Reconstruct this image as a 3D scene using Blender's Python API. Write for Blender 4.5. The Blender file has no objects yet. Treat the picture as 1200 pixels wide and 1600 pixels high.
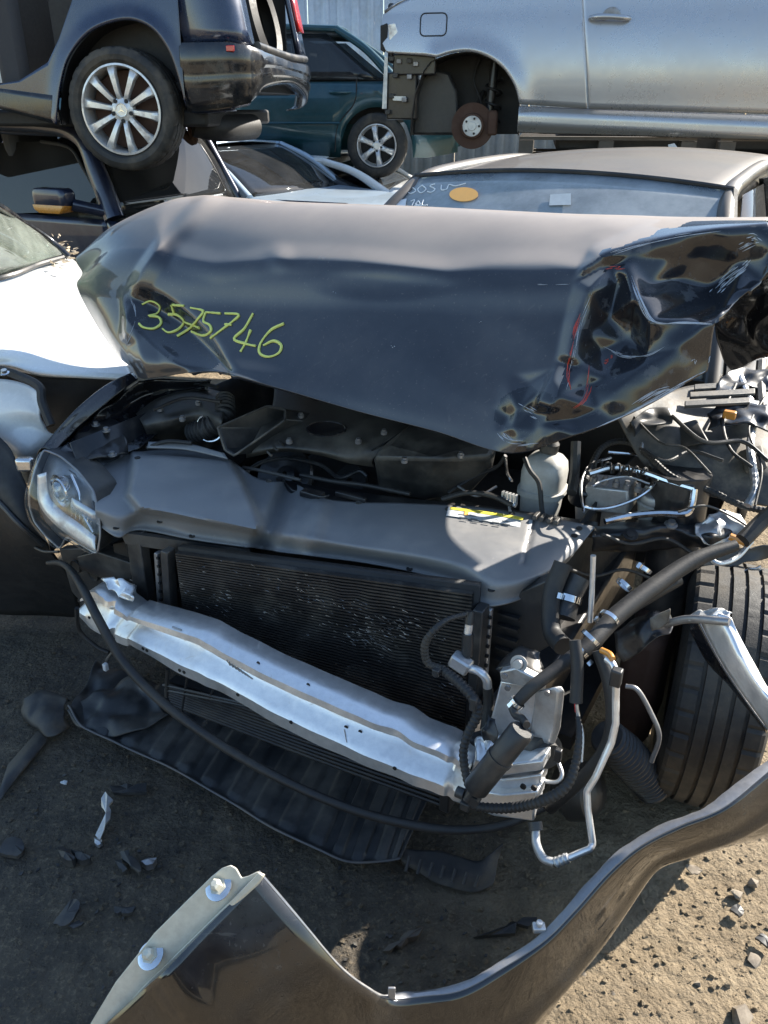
import bpy, bmesh, math, random
import numpy as np
from mathutils import Vector, Matrix, noise
from mathutils.bvhtree import BVHTree

random.seed(7)
np.random.seed(7)
R = math.radians
scene = bpy.context.scene
COL = scene.collection

# ------------------------------------------------------------------ camera
CAM_H, PITCH, FPX = 1.65, R(26.7), 1250.0
cam_d = bpy.data.cameras.new('camera')
cam = bpy.data.objects.new('camera', cam_d)
COL.objects.link(cam)
cam.location = (0, 0, CAM_H)
cam.rotation_euler = (R(90) - PITCH, 0, 0)
cam_d.sensor_fit = 'VERTICAL'
cam_d.sensor_height = 36.0
cam_d.lens = 36.0 * FPX / 1600.0
cam_d.clip_start = 0.02
cam_d.clip_end = 400
scene.camera = cam

# ------------------------------------------------------------------ sky, sun, exposure
SUN_EL, SUN_AZ = R(32.5), R(57)          # azimuth measured from +Y towards +X
world = bpy.data.worlds.new('World')
scene.world = world
world.use_nodes = True
wn = world.node_tree
bg = wn.nodes['Background']
sky = wn.nodes.new('ShaderNodeTexSky')
sky.sky_type = 'NISHITA'
sky.sun_disc = False
sky.sun_elevation = SUN_EL
sky.sun_rotation = SUN_AZ
sky.altitude = 50
sky.air_density = 1.3
sky.dust_density = 0.6
sky.ozone_density = 2.0
wn.links.new(sky.outputs[0], bg.inputs[0])
bg.inputs[1].default_value = 0.10
sun_d = bpy.data.lights.new('sun', 'SUN')
sun = bpy.data.objects.new('sun', sun_d)
COL.objects.link(sun)
sun_d.energy = 5.0
sun_d.angle = R(0.55)
sun_d.color = (1.0, 0.93, 0.82)
SUN = Vector((math.cos(SUN_EL) * math.sin(SUN_AZ), math.cos(SUN_EL) * math.cos(SUN_AZ), math.sin(SUN_EL)))
sun.rotation_euler = SUN.to_track_quat('Z', 'Y').to_euler()
sun.location = (6, 6, 8)
vs = scene.view_settings
vs.view_transform = 'Standard'
vs.look = 'None'
vs.exposure = 1.45
vs.gamma = 1.0
vs.use_curve_mapping = False
scene.cycles.max_bounces = 8
scene.cycles.transparent_max_bounces = 12
scene.cycles.caustics_reflective = False
scene.cycles.caustics_refractive = False
scene.cycles.sample_clamp_indirect = 6.0
scene.cycles.use_denoising = True

# ------------------------------------------------------------------ measuring: a photo pixel and a known plane give a real point
CP, SP = math.cos(PITCH), math.sin(PITCH)
def ray(px, py):
    a, b = (px - 600) / FPX, (py - 800) / FPX
    return Vector((a, CP - b * SP, -(SP + b * CP)))
EYE = Vector((0, 0, CAM_H))
def DP(px, py, t):
    return EYE + ray(px, py) * t
def GZ(px, py, z=0.0):
    d = ray(px, py)
    return EYE + d * ((z - CAM_H) / d.z)
def GF(px, py, f):
    d = ray(px, py)
    return EYE + d * (f / d.y)
def proj(p):
    v = p - EYE
    t = v.y * CP - v.z * SP
    return 600 + FPX * v.x / t, 800 + FPX * (-v.y * SP - v.z * CP) / t

class Frame:
    """vertical frame: x along, y out of the visible face, z up"""
    def __init__(s, o, ex, ey):
        s.o, s.ex, s.ey = Vector(o), Vector(ex).normalized(), Vector(ey).normalized()
    def w(s, x, y, z):
        return Vector((s.o.x, s.o.y, 0)) + s.ex * x + s.ey * y + Vector((0, 0, z))
    def hit(s, px, py, y=0.0):
        d = ray(px, py)
        q = EYE + d * ((y - (EYE - s.w(0, 0, 0)).dot(s.ey)) / d.dot(s.ey))
        r = q - s.w(0, 0, 0)
        return r.dot(s.ex), q.z
    def hitx(s, px, py, x=0.0):
        d = ray(px, py)
        q = EYE + d * ((x - (EYE - s.w(0, 0, 0)).dot(s.ex)) / d.dot(s.ex))
        r = q - s.w(0, 0, 0)
        return r.dot(s.ey), q.z
def yawframe(o, deg):
    a = R(deg)
    return Frame(o, (math.cos(a), math.sin(a), 0), (math.sin(a), -math.cos(a), 0))

# ------------------------------------------------------------------ shapes: every one returns (verts, faces)
def crom(P, n):
    """Catmull-Rom resample of a list of points (any dimension) to n points"""
    P = np.array([tuple(p) for p in P], float)
    m = len(P)
    if m == 2:
        u = np.linspace(0, 1, n)[:, None]
        return P[0] * (1 - u) + P[1] * u
    E = np.vstack([2 * P[0] - P[1], P, 2 * P[-1] - P[-2]])
    u = np.linspace(0, m - 1 - 1e-9, n)
    i = u.astype(int)
    f = (u - i)[:, None]
    a, b, c, d = E[i], E[i + 1], E[i + 2], E[i + 3]
    return 0.5 * (2 * b + (c - a) * f + (2 * a - 5 * b + 4 * c - d) * f ** 2 + (3 * b - a - 3 * c + d) * f ** 3)
def lin(P, n):
    P = np.array([tuple(p) for p in P], float)
    L = np.r_[0, np.cumsum(np.linalg.norm(np.diff(P, axis=0), axis=1))]
    u = np.linspace(0, L[-1], n)
    return np.stack([np.interp(u, L, P[:, k]) for k in range(P.shape[1])], 1)
def smooth_grid(ctrl, nr, nc):
    c = np.array([[tuple(p) for p in row] for row in ctrl], float)
    rows = np.stack([crom(c[i], nc) for i in range(c.shape[0])])
    return np.stack([crom(rows[:, j], nr) for j in range(nc)], 1)
def gridgeo(P, cu=False, cv=False, flip=False):
    """P[r][c] -> quads; cu closes along rows' index, cv along columns' index"""
    nr, nc = len(P), len(P[0])
    v = [tuple(p) for row in P for p in row]
    f = []
    for i in range(nr if cu else nr - 1):
        for j in range(nc if cv else nc - 1):
            a, b = i * nc + j, i * nc + (j + 1) % nc
            c, d = ((i + 1) % nr) * nc + (j + 1) % nc, ((i + 1) % nr) * nc + j
            f.append((d, c, b, a) if flip else (a, b, c, d))
    return v, f
def tube(pts, r, n=10, k=None, corr=None, smooth=True, caps=True, flat=None):
    """r number or list along the control points; corr=(pitch, depth) ribs"""
    pts = [Vector(p) for p in pts]
    m = k or max(2, (len(pts) - 1) * 8 + 1)
    if len(pts) == 2 and not corr and not k:
        m = 2
    P = crom(pts, m) if smooth else lin(pts, m)
    if corr:
        L = float(np.sum(np.linalg.norm(np.diff(P, axis=0), axis=1)))
        m = max(m, int(L / corr[0] * 4))
        P = lin(P, m)
    rr = np.interp(np.linspace(0, 1, m), np.linspace(0, 1, len(r)), r) if isinstance(r, (list, tuple)) else np.full(m, float(r))
    V, T = [], []
    prev = None
    ring = []
    for i in range(m):
        p = Vector(P[i])
        t = Vector(P[min(i + 1, m - 1)] - P[max(i - 1, 0)])
        if t.length < 1e-9:
            t = Vector((0, 0, 1))
        t.normalize()
        if prev is None:
            prev = t.orthogonal().normalized()
        nrm = (prev - t * prev.dot(t))
        nrm = nrm.normalized() if nrm.length > 1e-6 else t.orthogonal().normalized()
        prev = nrm
        b = t.cross(nrm)
        q = rr[i]
        if corr:
            q = q * (1 - corr[1] * (1 if i % 4 in (0, 1) else 0))
        row = []
        for j in range(n):
            a = 2 * math.pi * j / n
            ca, sa = math.cos(a), math.sin(a)
            if flat:
                sa *= flat
            row.append(p + (nrm * ca + b * sa) * q)
        ring.append(row)
    v, f = gridgeo(ring, cv=True)
    if caps:
        f.append(tuple(range(n))[::-1])
        f.append(tuple(range((m - 1) * n, m * n)))
    return v, f
def lathe(prof, c, ax, n=32, up=None, mod=None):
    """prof: list of (along axis, radius); mod(angle index, profile index) -> radius scale"""
    ax = Vector(ax).normalized()
    e1 = ax.orthogonal().normalized() if up is None else (Vector(up) - ax * Vector(up).dot(ax)).normalized()
    e2 = ax.cross(e1)
    c = Vector(c)
    rows = []
    for j in range(n):
        a = 2 * math.pi * j / n
        d = e1 * math.cos(a) + e2 * math.sin(a)
        rows.append([c + ax * h + d * (r * (mod(j, i) if mod else 1)) for i, (h, r) in enumerate(prof)])
    return gridgeo(rows, cu=True)
def disc(c, ax, r, h=0.004, n=24):
    return lathe([(0, 0.0001), (0, r), (h, r), (h, 0.0001)], c, ax, n)
def box(c, s, ex=(1, 0, 0), ey=(0, 1, 0), ez=None, taper=1.0):
    c, ex, ey = Vector(c), Vector(ex).normalized(), Vector(ey).normalized()
    ez = ex.cross(ey).normalized() if ez is None else Vector(ez).normalized()
    v = []
    for k in (-1, 1):
        q = taper if k > 0 else 1.0
        for j, i in ((-1, -1), (-1, 1), (1, 1), (1, -1)):
            v.append(tuple(c + ex * (i * s[0] / 2 * q) + ey * (j * s[1] / 2 * q) + ez * (k * s[2] / 2)))
    return v, [(3, 2, 1, 0), (4, 5, 6, 7), (0, 1, 5, 4), (1, 2, 6, 5), (2, 3, 7, 6), (3, 0, 4, 7)]
def prism(poly, ext):
    """flat outline of 3-D points pushed along ext"""
    ext = Vector(ext)
    n = len(poly)
    v = [tuple(Vector(p)) for p in poly] + [tuple(Vector(p) + ext) for p in poly]
    f = [tuple(range(n))[::-1], tuple(range(n, 2 * n))] + [(i, (i + 1) % n, (i + 1) % n + n, i + n) for i in range(n)]
    return v, f
def hull(pts):
    bm = bmesh.new()
    for p in pts:
        bm.verts.new(p)
    r = bmesh.ops.convex_hull(bm, input=bm.verts)
    bmesh.ops.delete(bm, geom=[g for g in r['geom_interior'] if isinstance(g, bmesh.types.BMVert)] , context='VERTS')
    bm.verts.index_update()
    out = [tuple(v.co) for v in bm.verts], [tuple(v.index for v in f.verts) for f in bm.faces]
    bm.free()
    return out
def column_panel(bot, top, n, m, fy, fr, x0=None, x1=None):
    """panel whose lower and upper edges are polylines over x; fy(x,z) is how far it stands out"""
    b, t = np.array(bot, float), np.array(top, float)
    x0 = max(b[0, 0], t[0, 0]) if x0 is None else x0
    x1 = min(b[-1, 0], t[-1, 0]) if x1 is None else x1
    rows = []
    xs = np.unique(np.r_[np.linspace(x0, x1, n), b[(b[:, 0] > x0) & (b[:, 0] < x1), 0], t[(t[:, 0] > x0) & (t[:, 0] < x1), 0]])
    for x in xs:
        zb, zt = np.interp(x, b[:, 0], b[:, 1]), np.interp(x, t[:, 0], t[:, 1])
        rows.append([fr.w(x, fy(x, z), z) for z in np.linspace(zb, zt, m)])
    return gridgeo(rows)

# ------------------------------------------------------------------ objects
ORG = {}
def merge(geos):
    V, F = [], []
    for v, f in geos:
        o = len(V)
        V += [tuple(p) for p in v]
        F += [tuple(i + o for i in q) for q in f]
    return V, F
def ob(name, geos, mat, parent=None, base=None, thick=0.0, bevel=0.0, smooth=True, sub=0, offset=-1.0, angle=40, kind=None):
    if isinstance(geos, tuple):
        geos = [geos]
    V, F = merge(geos)
    if parent is not None:
        org = ORG[parent.name]
    elif base is not None:
        org = Vector(base)
    else:
        a = np.array(V)
        org = Vector((float(a[:, 0].mean()), float(a[:, 1].mean()), float(a[:, 2].min())))
    me = bpy.data.meshes.new(name)
    me.from_pydata([tuple(Vector(p) - org) for p in V], [], F)
    me.materials.append(mat)
    bm = bmesh.new()
    bm.from_mesh(me)
    bmesh.ops.recalc_face_normals(bm, faces=bm.faces)
    bm.to_mesh(me)
    bm.free()
    if smooth:
        me.shade_smooth()
        if angle < 180:
            me.set_sharp_from_angle(angle=R(angle))
    o = bpy.data.objects.new(name, me)
    COL.objects.link(o)
    if parent is not None:
        o.parent = parent
    else:
        o.location = org
    ORG[o.name] = org
    if thick:
        md = o.modifiers.new('thickness', 'SOLIDIFY')
        md.thickness = thick
        md.offset = offset
    if bevel:
        md = o.modifiers.new('edge', 'BEVEL')
        md.width = bevel
        md.segments = 2
        md.limit_method = 'ANGLE'
        md.angle_limit = R(35)
    if sub:
        md = o.modifiers.new('smooth', 'SUBSURF')
        md.levels = md.render_levels = sub
    if kind:
        o['kind'] = kind
    return o
def thing(name, base, label, cat, group=None):
    o = bpy.data.objects.new(name, None)
    COL.objects.link(o)
    o.location = base
    o.empty_display_size = 0.1
    ORG[o.name] = Vector(base)
    return tag(o, label, cat, group)
def tag(o, label, cat, group=None, kind=None):
    o['label'] = label
    o['category'] = cat
    if group:
        o['group'] = group
    if kind:
        o['kind'] = kind
    return o

# ------------------------------------------------------------------ materials
def nodes(name):
    m = bpy.data.materials.new(name)
    m.use_nodes = True
    nt = m.node_tree
    return m, nt, nt.nodes['Principled BSDF'], nt.nodes['Material Output']
def N(nt, t, **kw):
    n = nt.nodes.new(t)
    for k, v in kw.items():
        if k[0] == 'i' and k[1:].isdigit():
            n.inputs[int(k[1:])].default_value = v
        else:
            setattr(n, k, v)
    return n
def mixc(nt, fac, a, b):
    n = nt.nodes.new('ShaderNodeMix')
    n.data_type = 'RGBA'
    for sock, val in ((n.inputs[0], fac), (n.inputs[6], a), (n.inputs[7], b)):
        if hasattr(val, 'node'):
            nt.links.new(val, sock)
        else:
            sock.default_value = val if not isinstance(val, tuple) else (*val, 1.0)[:4]
    return n.outputs[2]
def mixf(nt, fac, a, b):
    n = nt.nodes.new('ShaderNodeMix')
    n.data_type = 'FLOAT'
    for sock, val in ((n.inputs[0], fac), (n.inputs[2], a), (n.inputs[3], b)):
        if hasattr(val, 'node'):
            nt.links.new(val, sock)
        else:
            sock.default_value = val
    return n.outputs[0]
def ramp(nt, sock, lo, hi, a=0.0, b=1.0):
    n = N(nt, 'ShaderNodeMapRange')
    n.interpolation_type = 'SMOOTHSTEP'
    n.inputs[1].default_value, n.inputs[2].default_value = lo, hi
    n.inputs[3].default_value, n.inputs[4].default_value = a, b
    nt.links.new(sock, n.inputs[0])
    return n.outputs[0]
def tex(nt, scale, detail=6.0, rough=0.6, kind='ShaderNodeTexNoise', stretch=None):
    tc = nt.nodes.new('ShaderNodeTexCoord')
    src = tc.outputs['Object']
    if stretch:
        mp = nt.nodes.new('ShaderNodeMapping')
        mp.inputs[3].default_value = stretch
        nt.links.new(src, mp.inputs[0])
        src = mp.outputs[0]
    n = nt.nodes.new(kind)
    nt.links.new(src, n.inputs['Vector'])
    n.inputs['Scale'].default_value = scale
    if kind == 'ShaderNodeTexNoise':
        n.inputs['Detail'].default_value = detail
        n.inputs['Roughness'].default_value = rough
    return n.outputs[0]
def mul(nt, a, b, op='MULTIPLY'):
    n = N(nt, 'ShaderNodeMath', operation=op)
    for i, v in enumerate((a, b)):
        if hasattr(v, 'node'):
            nt.links.new(v, n.inputs[i])
        else:
            n.inputs[i].default_value = v
    return n.outputs[0]
def bumpn(nt, p, h, strength, dist):
    b = N(nt, 'ShaderNodeBump')
    b.inputs['Strength'].default_value = strength
    b.inputs['Distance'].default_value = dist
    nt.links.new(h, b.inputs['Height'])
    nt.links.new(b.outputs[0], p.inputs['Normal'])
def mat(name, col, rough=0.5, metal=0.0, coat=0.0, dust=0.0, dcol=(0.23, 0.19, 0.145), nscale=5.0, lo=0.42, hi=0.72,
        up=0.0, ulo=0.35, uhi=0.95, bump=0.0, bscale=80.0, var=0.25, spec=0.5, speck=0.0, wave=0.0, scr=0.0):
    m, nt, p, out = nodes(name)
    n1 = tex(nt, nscale, 8, 0.65)
    n2 = tex(nt, nscale * 9, 5, 0.7)
    c0 = mixc(nt, n2, tuple(c * (1 - var) for c in col), tuple(min(1, c * (1 + var)) for c in col))
    fac = mul(nt, ramp(nt, n1, lo, hi), dust)
    if up:
        g = N(nt, 'ShaderNodeNewGeometry')
        sx = N(nt, 'ShaderNodeSeparateXYZ')
        nt.links.new(g.outputs['Normal'], sx.inputs[0])
        u = ramp(nt, sx.outputs[2], ulo, uhi, 0.0, up)
        uf = mul(nt, u, ramp(nt, n1, 0.2, 0.7, 0.8, 1.0))
        fac = mul(nt, fac, uf, 'MAXIMUM')
    if speck:
        sp = tex(nt, 160, 2, 0.5)
        fac = mul(nt, fac, mul(nt, ramp(nt, sp, 0.66, 0.74), speck), 'MAXIMUM')
    if scr:                                                         # hairline scratches in two directions
        for st_ in ((2, 26, 9), (24, 3, 12)):
            q = tex(nt, 5, 3, 0.5, stretch=st_)
            fac = mul(nt, fac, mul(nt, mul(nt, ramp(nt, q, 0.66, 0.70), scr), ramp(nt, n1, .45, .6)), 'MAXIMUM')
    c = mixc(nt, fac, c0, dcol)
    nt.links.new(c, p.inputs['Base Color'])
    nt.links.new(mixf(nt, fac, ramp(nt, n2, 0.2, 0.8, rough * 0.85, min(1, rough * 1.2)), 0.85), p.inputs['Roughness'])
    if metal:
        nt.links.new(mixf(nt, fac, metal, 0.0), p.inputs['Metallic'])
    p.inputs['Specular IOR Level'].default_value = spec
    if coat:
        nt.links.new(mixf(nt, fac, coat, 0.0), p.inputs['Coat Weight'])
        p.inputs['Coat Roughness'].default_value = 0.04
    if bump:
        bumpn(nt, p, tex(nt, bscale, 6, 0.7), bump, 0.003)
    elif wave:
        bumpn(nt, p, tex(nt, 7, 2, 0.4), wave, 0.02)
    return m
def glass(name, tint=(0.55, 0.66, 0.68), dust=0.2, dcol=(0.45, 0.45, 0.42), nscale=3.0, rough=0.02):
    m, nt, p, out = nodes(name)
    nt.nodes.remove(p)
    tr = N(nt, 'ShaderNodeBsdfTransparent')
    tr.inputs[0].default_value = (*tint, 1)
    gl = N(nt, 'ShaderNodeBsdfGlossy')
    gl.inputs['Roughness'].default_value = rough
    gl.inputs[0].default_value = (1, 1, 1, 1)
    fr = N(nt, 'ShaderNodeFresnel')
    gb = N(nt, 'ShaderNodeNewGeometry')                             # thin sheet: same reflectance from both faces
    nt.links.new(mixf(nt, gb.outputs['Backfacing'], 1.5, 1 / 1.5), fr.inputs[0])
    m1 = N(nt, 'ShaderNodeMixShader')
    nt.links.new(fr.outputs[0], m1.inputs[0])
    nt.links.new(tr.outputs[0], m1.inputs[1])
    nt.links.new(gl.outputs[0], m1.inputs[2])
    df = N(nt, 'ShaderNodeBsdfDiffuse')
    df.inputs[0].default_value = (*dcol, 1)
    m2 = N(nt, 'ShaderNodeMixShader')
    n1 = tex(nt, nscale, 8, 0.7)
    nt.links.new(ramp(nt, n1, 0.3, 0.75, dust * 0.35, dust), m2.inputs[0])
    nt.links.new(m1.outputs[0], m2.inputs[1])
    nt.links.new(df.outputs[0], m2.inputs[2])
    nt.links.new(m2.outputs[0], out.inputs[0])
    return m
DUST = (0.27, 0.225, 0.17)
M = {
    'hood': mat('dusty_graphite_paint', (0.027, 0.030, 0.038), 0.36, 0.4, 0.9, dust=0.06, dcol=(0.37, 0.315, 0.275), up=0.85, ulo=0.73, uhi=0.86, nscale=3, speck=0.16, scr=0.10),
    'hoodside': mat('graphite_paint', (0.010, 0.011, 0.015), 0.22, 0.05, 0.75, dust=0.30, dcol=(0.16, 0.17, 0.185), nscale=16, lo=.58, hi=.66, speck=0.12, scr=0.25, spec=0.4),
    'roof': mat('dusty_roof_paint', (0.022, 0.021, 0.022), 0.35, 0.3, 0.6, dust=0.4, dcol=(0.15, 0.125, 0.10), up=0.6, nscale=6),
    'navy': mat('navy_paint', (0.012, 0.022, 0.055), 0.25, 0.35, 1.0, dust=0.16, dcol=(0.2, 0.2, 0.2), nscale=3, wave=0.1),
    'navy2': mat('midnight_paint', (0.014, 0.021, 0.05), 0.3, 0.3, 0.9, dust=0.25, dcol=(0.16, 0.15, 0.14), nscale=4),
    'gloss_black': mat('gloss_black_plastic', (0.008, 0.009, 0.012), 0.18, 0.0, 0.6, dust=0.22, dcol=(0.2, 0.18, 0.15), nscale=6),
    'teal': mat('teal_paint', (0.012, 0.062, 0.078), 0.32, 0.3, 0.7, dust=0.2, dcol=(0.12, 0.14, 0.14), nscale=3),
    'silver': mat('silver_paint', (0.45, 0.46, 0.48), 0.27, 0.6, 0.7, dust=0.10, dcol=(0.32, 0.29, 0.26), nscale=2.2, var=0.03),
    'paleblue': mat('pale_blue_paint', (0.42, 0.52, 0.62), 0.3, 0.3, 0.6, dust=0.1, dcol=(0.4, 0.36, 0.3), var=.03),
    'white': mat('white_paint', (0.82, 0.82, 0.80), 0.25, 0.0, 0.8, dust=0.08, dcol=(0.6, 0.55, 0.48), var=.03),
    'plastic': mat('black_plastic', (0.026, 0.027, 0.029), 0.36, dust=0.5, dcol=(0.15, 0.135, 0.115), nscale=7, bump=0.15, bscale=300),
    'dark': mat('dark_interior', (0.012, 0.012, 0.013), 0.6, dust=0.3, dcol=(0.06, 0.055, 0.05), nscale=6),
    'cover': mat('grey_cover_plastic', (0.20, 0.202, 0.208), 0.40, dust=0.45, dcol=(0.33, 0.31, 0.285), nscale=5, bump=0.06, bscale=500, speck=0.35, scr=0.5, var=0.08),
    'dusty_plastic': mat('dusty_plastic', (0.05, 0.048, 0.045), 0.5, dust=0.85, dcol=(0.25, 0.215, 0.17), nscale=8, bump=0.2),
    'rubber': mat('rubber', (0.017, 0.017, 0.018), 0.55, dust=0.4, dcol=(0.09, 0.08, 0.065), nscale=9, bump=0.15, bscale=200),
    'tyre': mat('tyre_rubber', (0.022, 0.022, 0.022), 0.62, dust=0.75, dcol=(0.125, 0.105, 0.08), nscale=7, bump=0.3, bscale=220),
    'alu': mat('bare_aluminium', (0.84, 0.84, 0.85), 0.34, 0.72, dust=0.25, dcol=(0.62, 0.58, 0.53), nscale=6, lo=0.5, hi=0.75, bump=0.08, bscale=60, scr=0.4),
    'alu_rough': mat('cast_aluminium', (0.56, 0.57, 0.58), 0.42, 0.85, dust=0.4, dcol=(0.32, 0.29, 0.25), nscale=12, bump=0.15, bscale=150),
    'steel': mat('dull_steel', (0.33, 0.33, 0.34), 0.4, 0.8, dust=0.5, dcol=(0.16, 0.13, 0.1), nscale=14),
    'black_steel': mat('black_painted_steel', (0.014, 0.015, 0.018), 0.34, 0.1, 0.3, dust=0.4, dcol=(0.15, 0.13, 0.11), nscale=9),
    'rust': mat('rusty_iron', (0.085, 0.046, 0.032), 0.8, 0.2, dust=0.6, dcol=(0.10, 0.06, 0.045), nscale=16, bump=0.3),
    'fin': mat('condenser_black', (0.05, 0.047, 0.045), 0.32, 0.5, dust=0.6, dcol=(0.10, 0.09, 0.075), nscale=12),
    'fin_edge': mat('bent_fin_metal', (0.75, 0.75, 0.76), 0.35, 0.45),
    'rim': mat('painted_alloy', (0.74, 0.74, 0.73), 0.32, 0.45, 0.3, dust=0.6, dcol=(0.36, 0.26, 0.18), nscale=9, lo=0.5, hi=0.7),
    'wood': mat('weathered_wood', (0.10, 0.085, 0.07), 0.8, dust=0.5, dcol=(0.05, 0.042, 0.035), nscale=10, bump=0.4, bscale=60),
    'engine': mat('dusty_engine_plastic', (0.024, 0.024, 0.024), 0.32, dust=0.7, dcol=(0.17, 0.155, 0.13), nscale=6, lo=.35, hi=.75, bump=0.1, bscale=200),
    'chrome': mat('chrome', (0.8, 0.81, 0.82), 0.12, 1.0, dust=0.2, nscale=10),
    'tank': mat('translucent_tank', (0.50, 0.50, 0.48), 0.35, dust=0.5, dcol=(0.33, 0.30, 0.25), nscale=7, spec=0.6),
    'marker': mat('yellow_green_marker', (0.68, 0.74, 0.20), 0.7, var=0.15),
    'chalk': mat('white_chalk', (0.75, 0.76, 0.76), 0.8, var=0.2),
    'orange': mat('orange_sticker', (0.85, 0.42, 0.10), 0.5, var=0.1),
    'yellow': mat('yellow_label', (0.72, 0.62, 0.08), 0.45),
    'faint': mat('faded_sticker', (0.36, 0.40, 0.42), 0.5),
    'paper': mat('white_label', (0.62, 0.64, 0.66), 0.45, dust=0.25),
    'print': mat('label_print', (0.16, 0.17, 0.18), 0.5),
    'red': mat('red_plastic', (0.55, 0.03, 0.03), 0.2, coat=0.6),
    'amber': mat('amber_plastic', (0.62, 0.26, 0.04), 0.25, coat=0.5, dust=0.3),
    'primer': mat('pale_bracket_paint', (0.62, 0.60, 0.50), 0.42, 0.25, dust=0.5, dcol=(0.42, 0.37, 0.28), nscale=10, bump=0.08),
    'bronze': mat('dark_fender_paint', (0.008, 0.007, 0.007), 0.12, 0.05, 0.9, dust=0.26, dcol=(0.17, 0.165, 0.15), nscale=4, speck=0.14, scr=0.3),
    'fence': mat('fence_steel', (0.50, 0.53, 0.56), 0.4, 0.4, dust=0.3, nscale=2),
    'seat': mat('seat_fabric', (0.045, 0.045, 0.05), 0.8),
    'debris': mat('dirty_plastic_scrap', (0.035, 0.035, 0.036), 0.5, dust=0.8, dcol=(0.12, 0.105, 0.085), nscale=12),
    'glass_ws': glass('windscreen_glass', (0.62, 0.72, 0.74), 0.70, (0.46, 0.49, 0.51), 2.5),
    'glass_dk': glass('tinted_glass', (0.25, 0.28, 0.30), 0.10, (0.3, 0.3, 0.3), 2.0),
    'glass_gr': glass('greenish_glass', (0.42, 0.52, 0.48), 0.35, (0.42, 0.45, 0.40), 4.0),
    'glass_pr': glass('privacy_glass', (0.06, 0.07, 0.08), 0.10, (0.3, 0.3, 0.3), 2.0),
    'glass_lens': glass('headlamp_lens', (0.95, 0.97, 0.98), 0.03, (0.5, 0.5, 0.5), 6.0),
}
# graphite paint keeps road grime in the creases of the roof of the hood only as dust; crumple paint is clean and mirror-like

# ================================================================== GROUND
def ground_mat(name, shade_soak):
    m, nt, p, out = nodes(name)
    big = tex(nt, 1.1, 6, 0.6)
    mid = tex(nt, 9, 8, 0.7)
    fine = tex(nt, 70, 6, 0.75)
    vor = tex(nt, 38, kind='ShaderNodeTexVoronoi')
    vor2 = tex(nt, 110, kind='ShaderNodeTexVoronoi')
    c = mixc(nt, ramp(nt, mid, 0.3, 0.7), (0.215, 0.162, 0.10), (0.34, 0.265, 0.172))
    c = mixc(nt, ramp(nt, big, 0.52, 0.68, 0.0, 0.55), c, (0.12, 0.10, 0.08))
    c = mixc(nt, ramp(nt, fine, 0.58, 0.75, 0.0, 0.55), c, (0.47, 0.39, 0.285))
    c = mixc(nt, ramp(nt, fine, 0.42, 0.28, 0.0, 0.6), c, (0.09, 0.07, 0.05))
    # oil stain that also paints shade: cool dark tone over the shaded ground
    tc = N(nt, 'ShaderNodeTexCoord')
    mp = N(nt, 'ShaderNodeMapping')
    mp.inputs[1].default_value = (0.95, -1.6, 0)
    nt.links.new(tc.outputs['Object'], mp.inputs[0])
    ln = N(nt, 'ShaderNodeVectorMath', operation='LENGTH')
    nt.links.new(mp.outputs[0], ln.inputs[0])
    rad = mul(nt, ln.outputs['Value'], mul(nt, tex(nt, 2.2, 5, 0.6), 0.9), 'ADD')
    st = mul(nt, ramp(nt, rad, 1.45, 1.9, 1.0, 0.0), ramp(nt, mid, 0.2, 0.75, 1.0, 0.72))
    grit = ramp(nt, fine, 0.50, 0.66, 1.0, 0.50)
    c = mixc(nt, mul(nt, mul(nt, st, shade_soak), grit), c, (0.021, 0.023, 0.025))
    nt.links.new(c, p.inputs['Base Color'])
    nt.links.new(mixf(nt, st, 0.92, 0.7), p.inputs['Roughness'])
    h = mul(nt, mul(nt, fine, 0.5), mul(nt, mid, 0.9), 'ADD')
    h = mul(nt, h, mul(nt, vor, -0.35), 'ADD')
    h = mul(nt, h, mul(nt, vor2, -0.15), 'ADD')
    bumpn(nt, p, h, 1.0, 0.028)
    return m
M['dirt'] = ground_mat('oil_and_shade_dirt', 0.90)
M['grit'] = ground_mat('oil_and_shade_grit', 0.62)
def ghash(x, y):
    v = Vector((x, y, 0.0))
    return (noise.noise(v * 1.3) * 0.012 + noise.noise(v * 5 + Vector((3, 1, 0))) * 0.006
            + noise.noise(v * 17) * 0.0035 + abs(noise.noise(v * 41)) * 0.003)
def axis_pts(near0, near1, step, far):
    a = list(np.arange(near0, near1, step))
    d, x = step, near1
    hi = []
    while x < far:
        hi.append(x); d *= 1.35; x += d
    d, x = step, near0 - step
    lo = []
    while x > -far:
        lo.append(x); d *= 1.35; x -= d
    return lo[::-1] + a + hi + [far * 1.5]
gx, gy = axis_pts(-1.6, 1.5, 0.014, 90), axis_pts(0.5, 2.9, 0.014, 90)
gv = [[(x, y, ghash(x, y) if -4 < x < 4 and -1 < y < 6 else 0.0) for x in gx] for y in gy]
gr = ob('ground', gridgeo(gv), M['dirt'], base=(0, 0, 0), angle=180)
gr['kind'] = 'structure'
def gz(x, y):
    return ghash(x, y)

# ================================================================== THE WRECK
B0 = Vector((-0.27, 1.44, 0))
UX, WX = Vector((0.866, -0.5, 0)), Vector((0.5, 0.866, 0))     # across (to the car's left side), rearwards
def c(u, w, z):
    return B0 + UX * u + WX * w + Vector((0, 0, z))
def CW(px, py, w):
    d = ray(px, py)
    return EYE + d * ((w - (EYE - B0).dot(WX)) / d.dot(WX))
def CU(px, py, u):
    d = ray(px, py)
    return EYE + d * ((u - (EYE - B0).dot(UX)) / d.dot(UX))
wreck = thing('wrecked_car', c(0, 1.9, 0), 'dark graphite car with crushed front end and buckled bonnet, marked 3575746', 'car')

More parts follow.
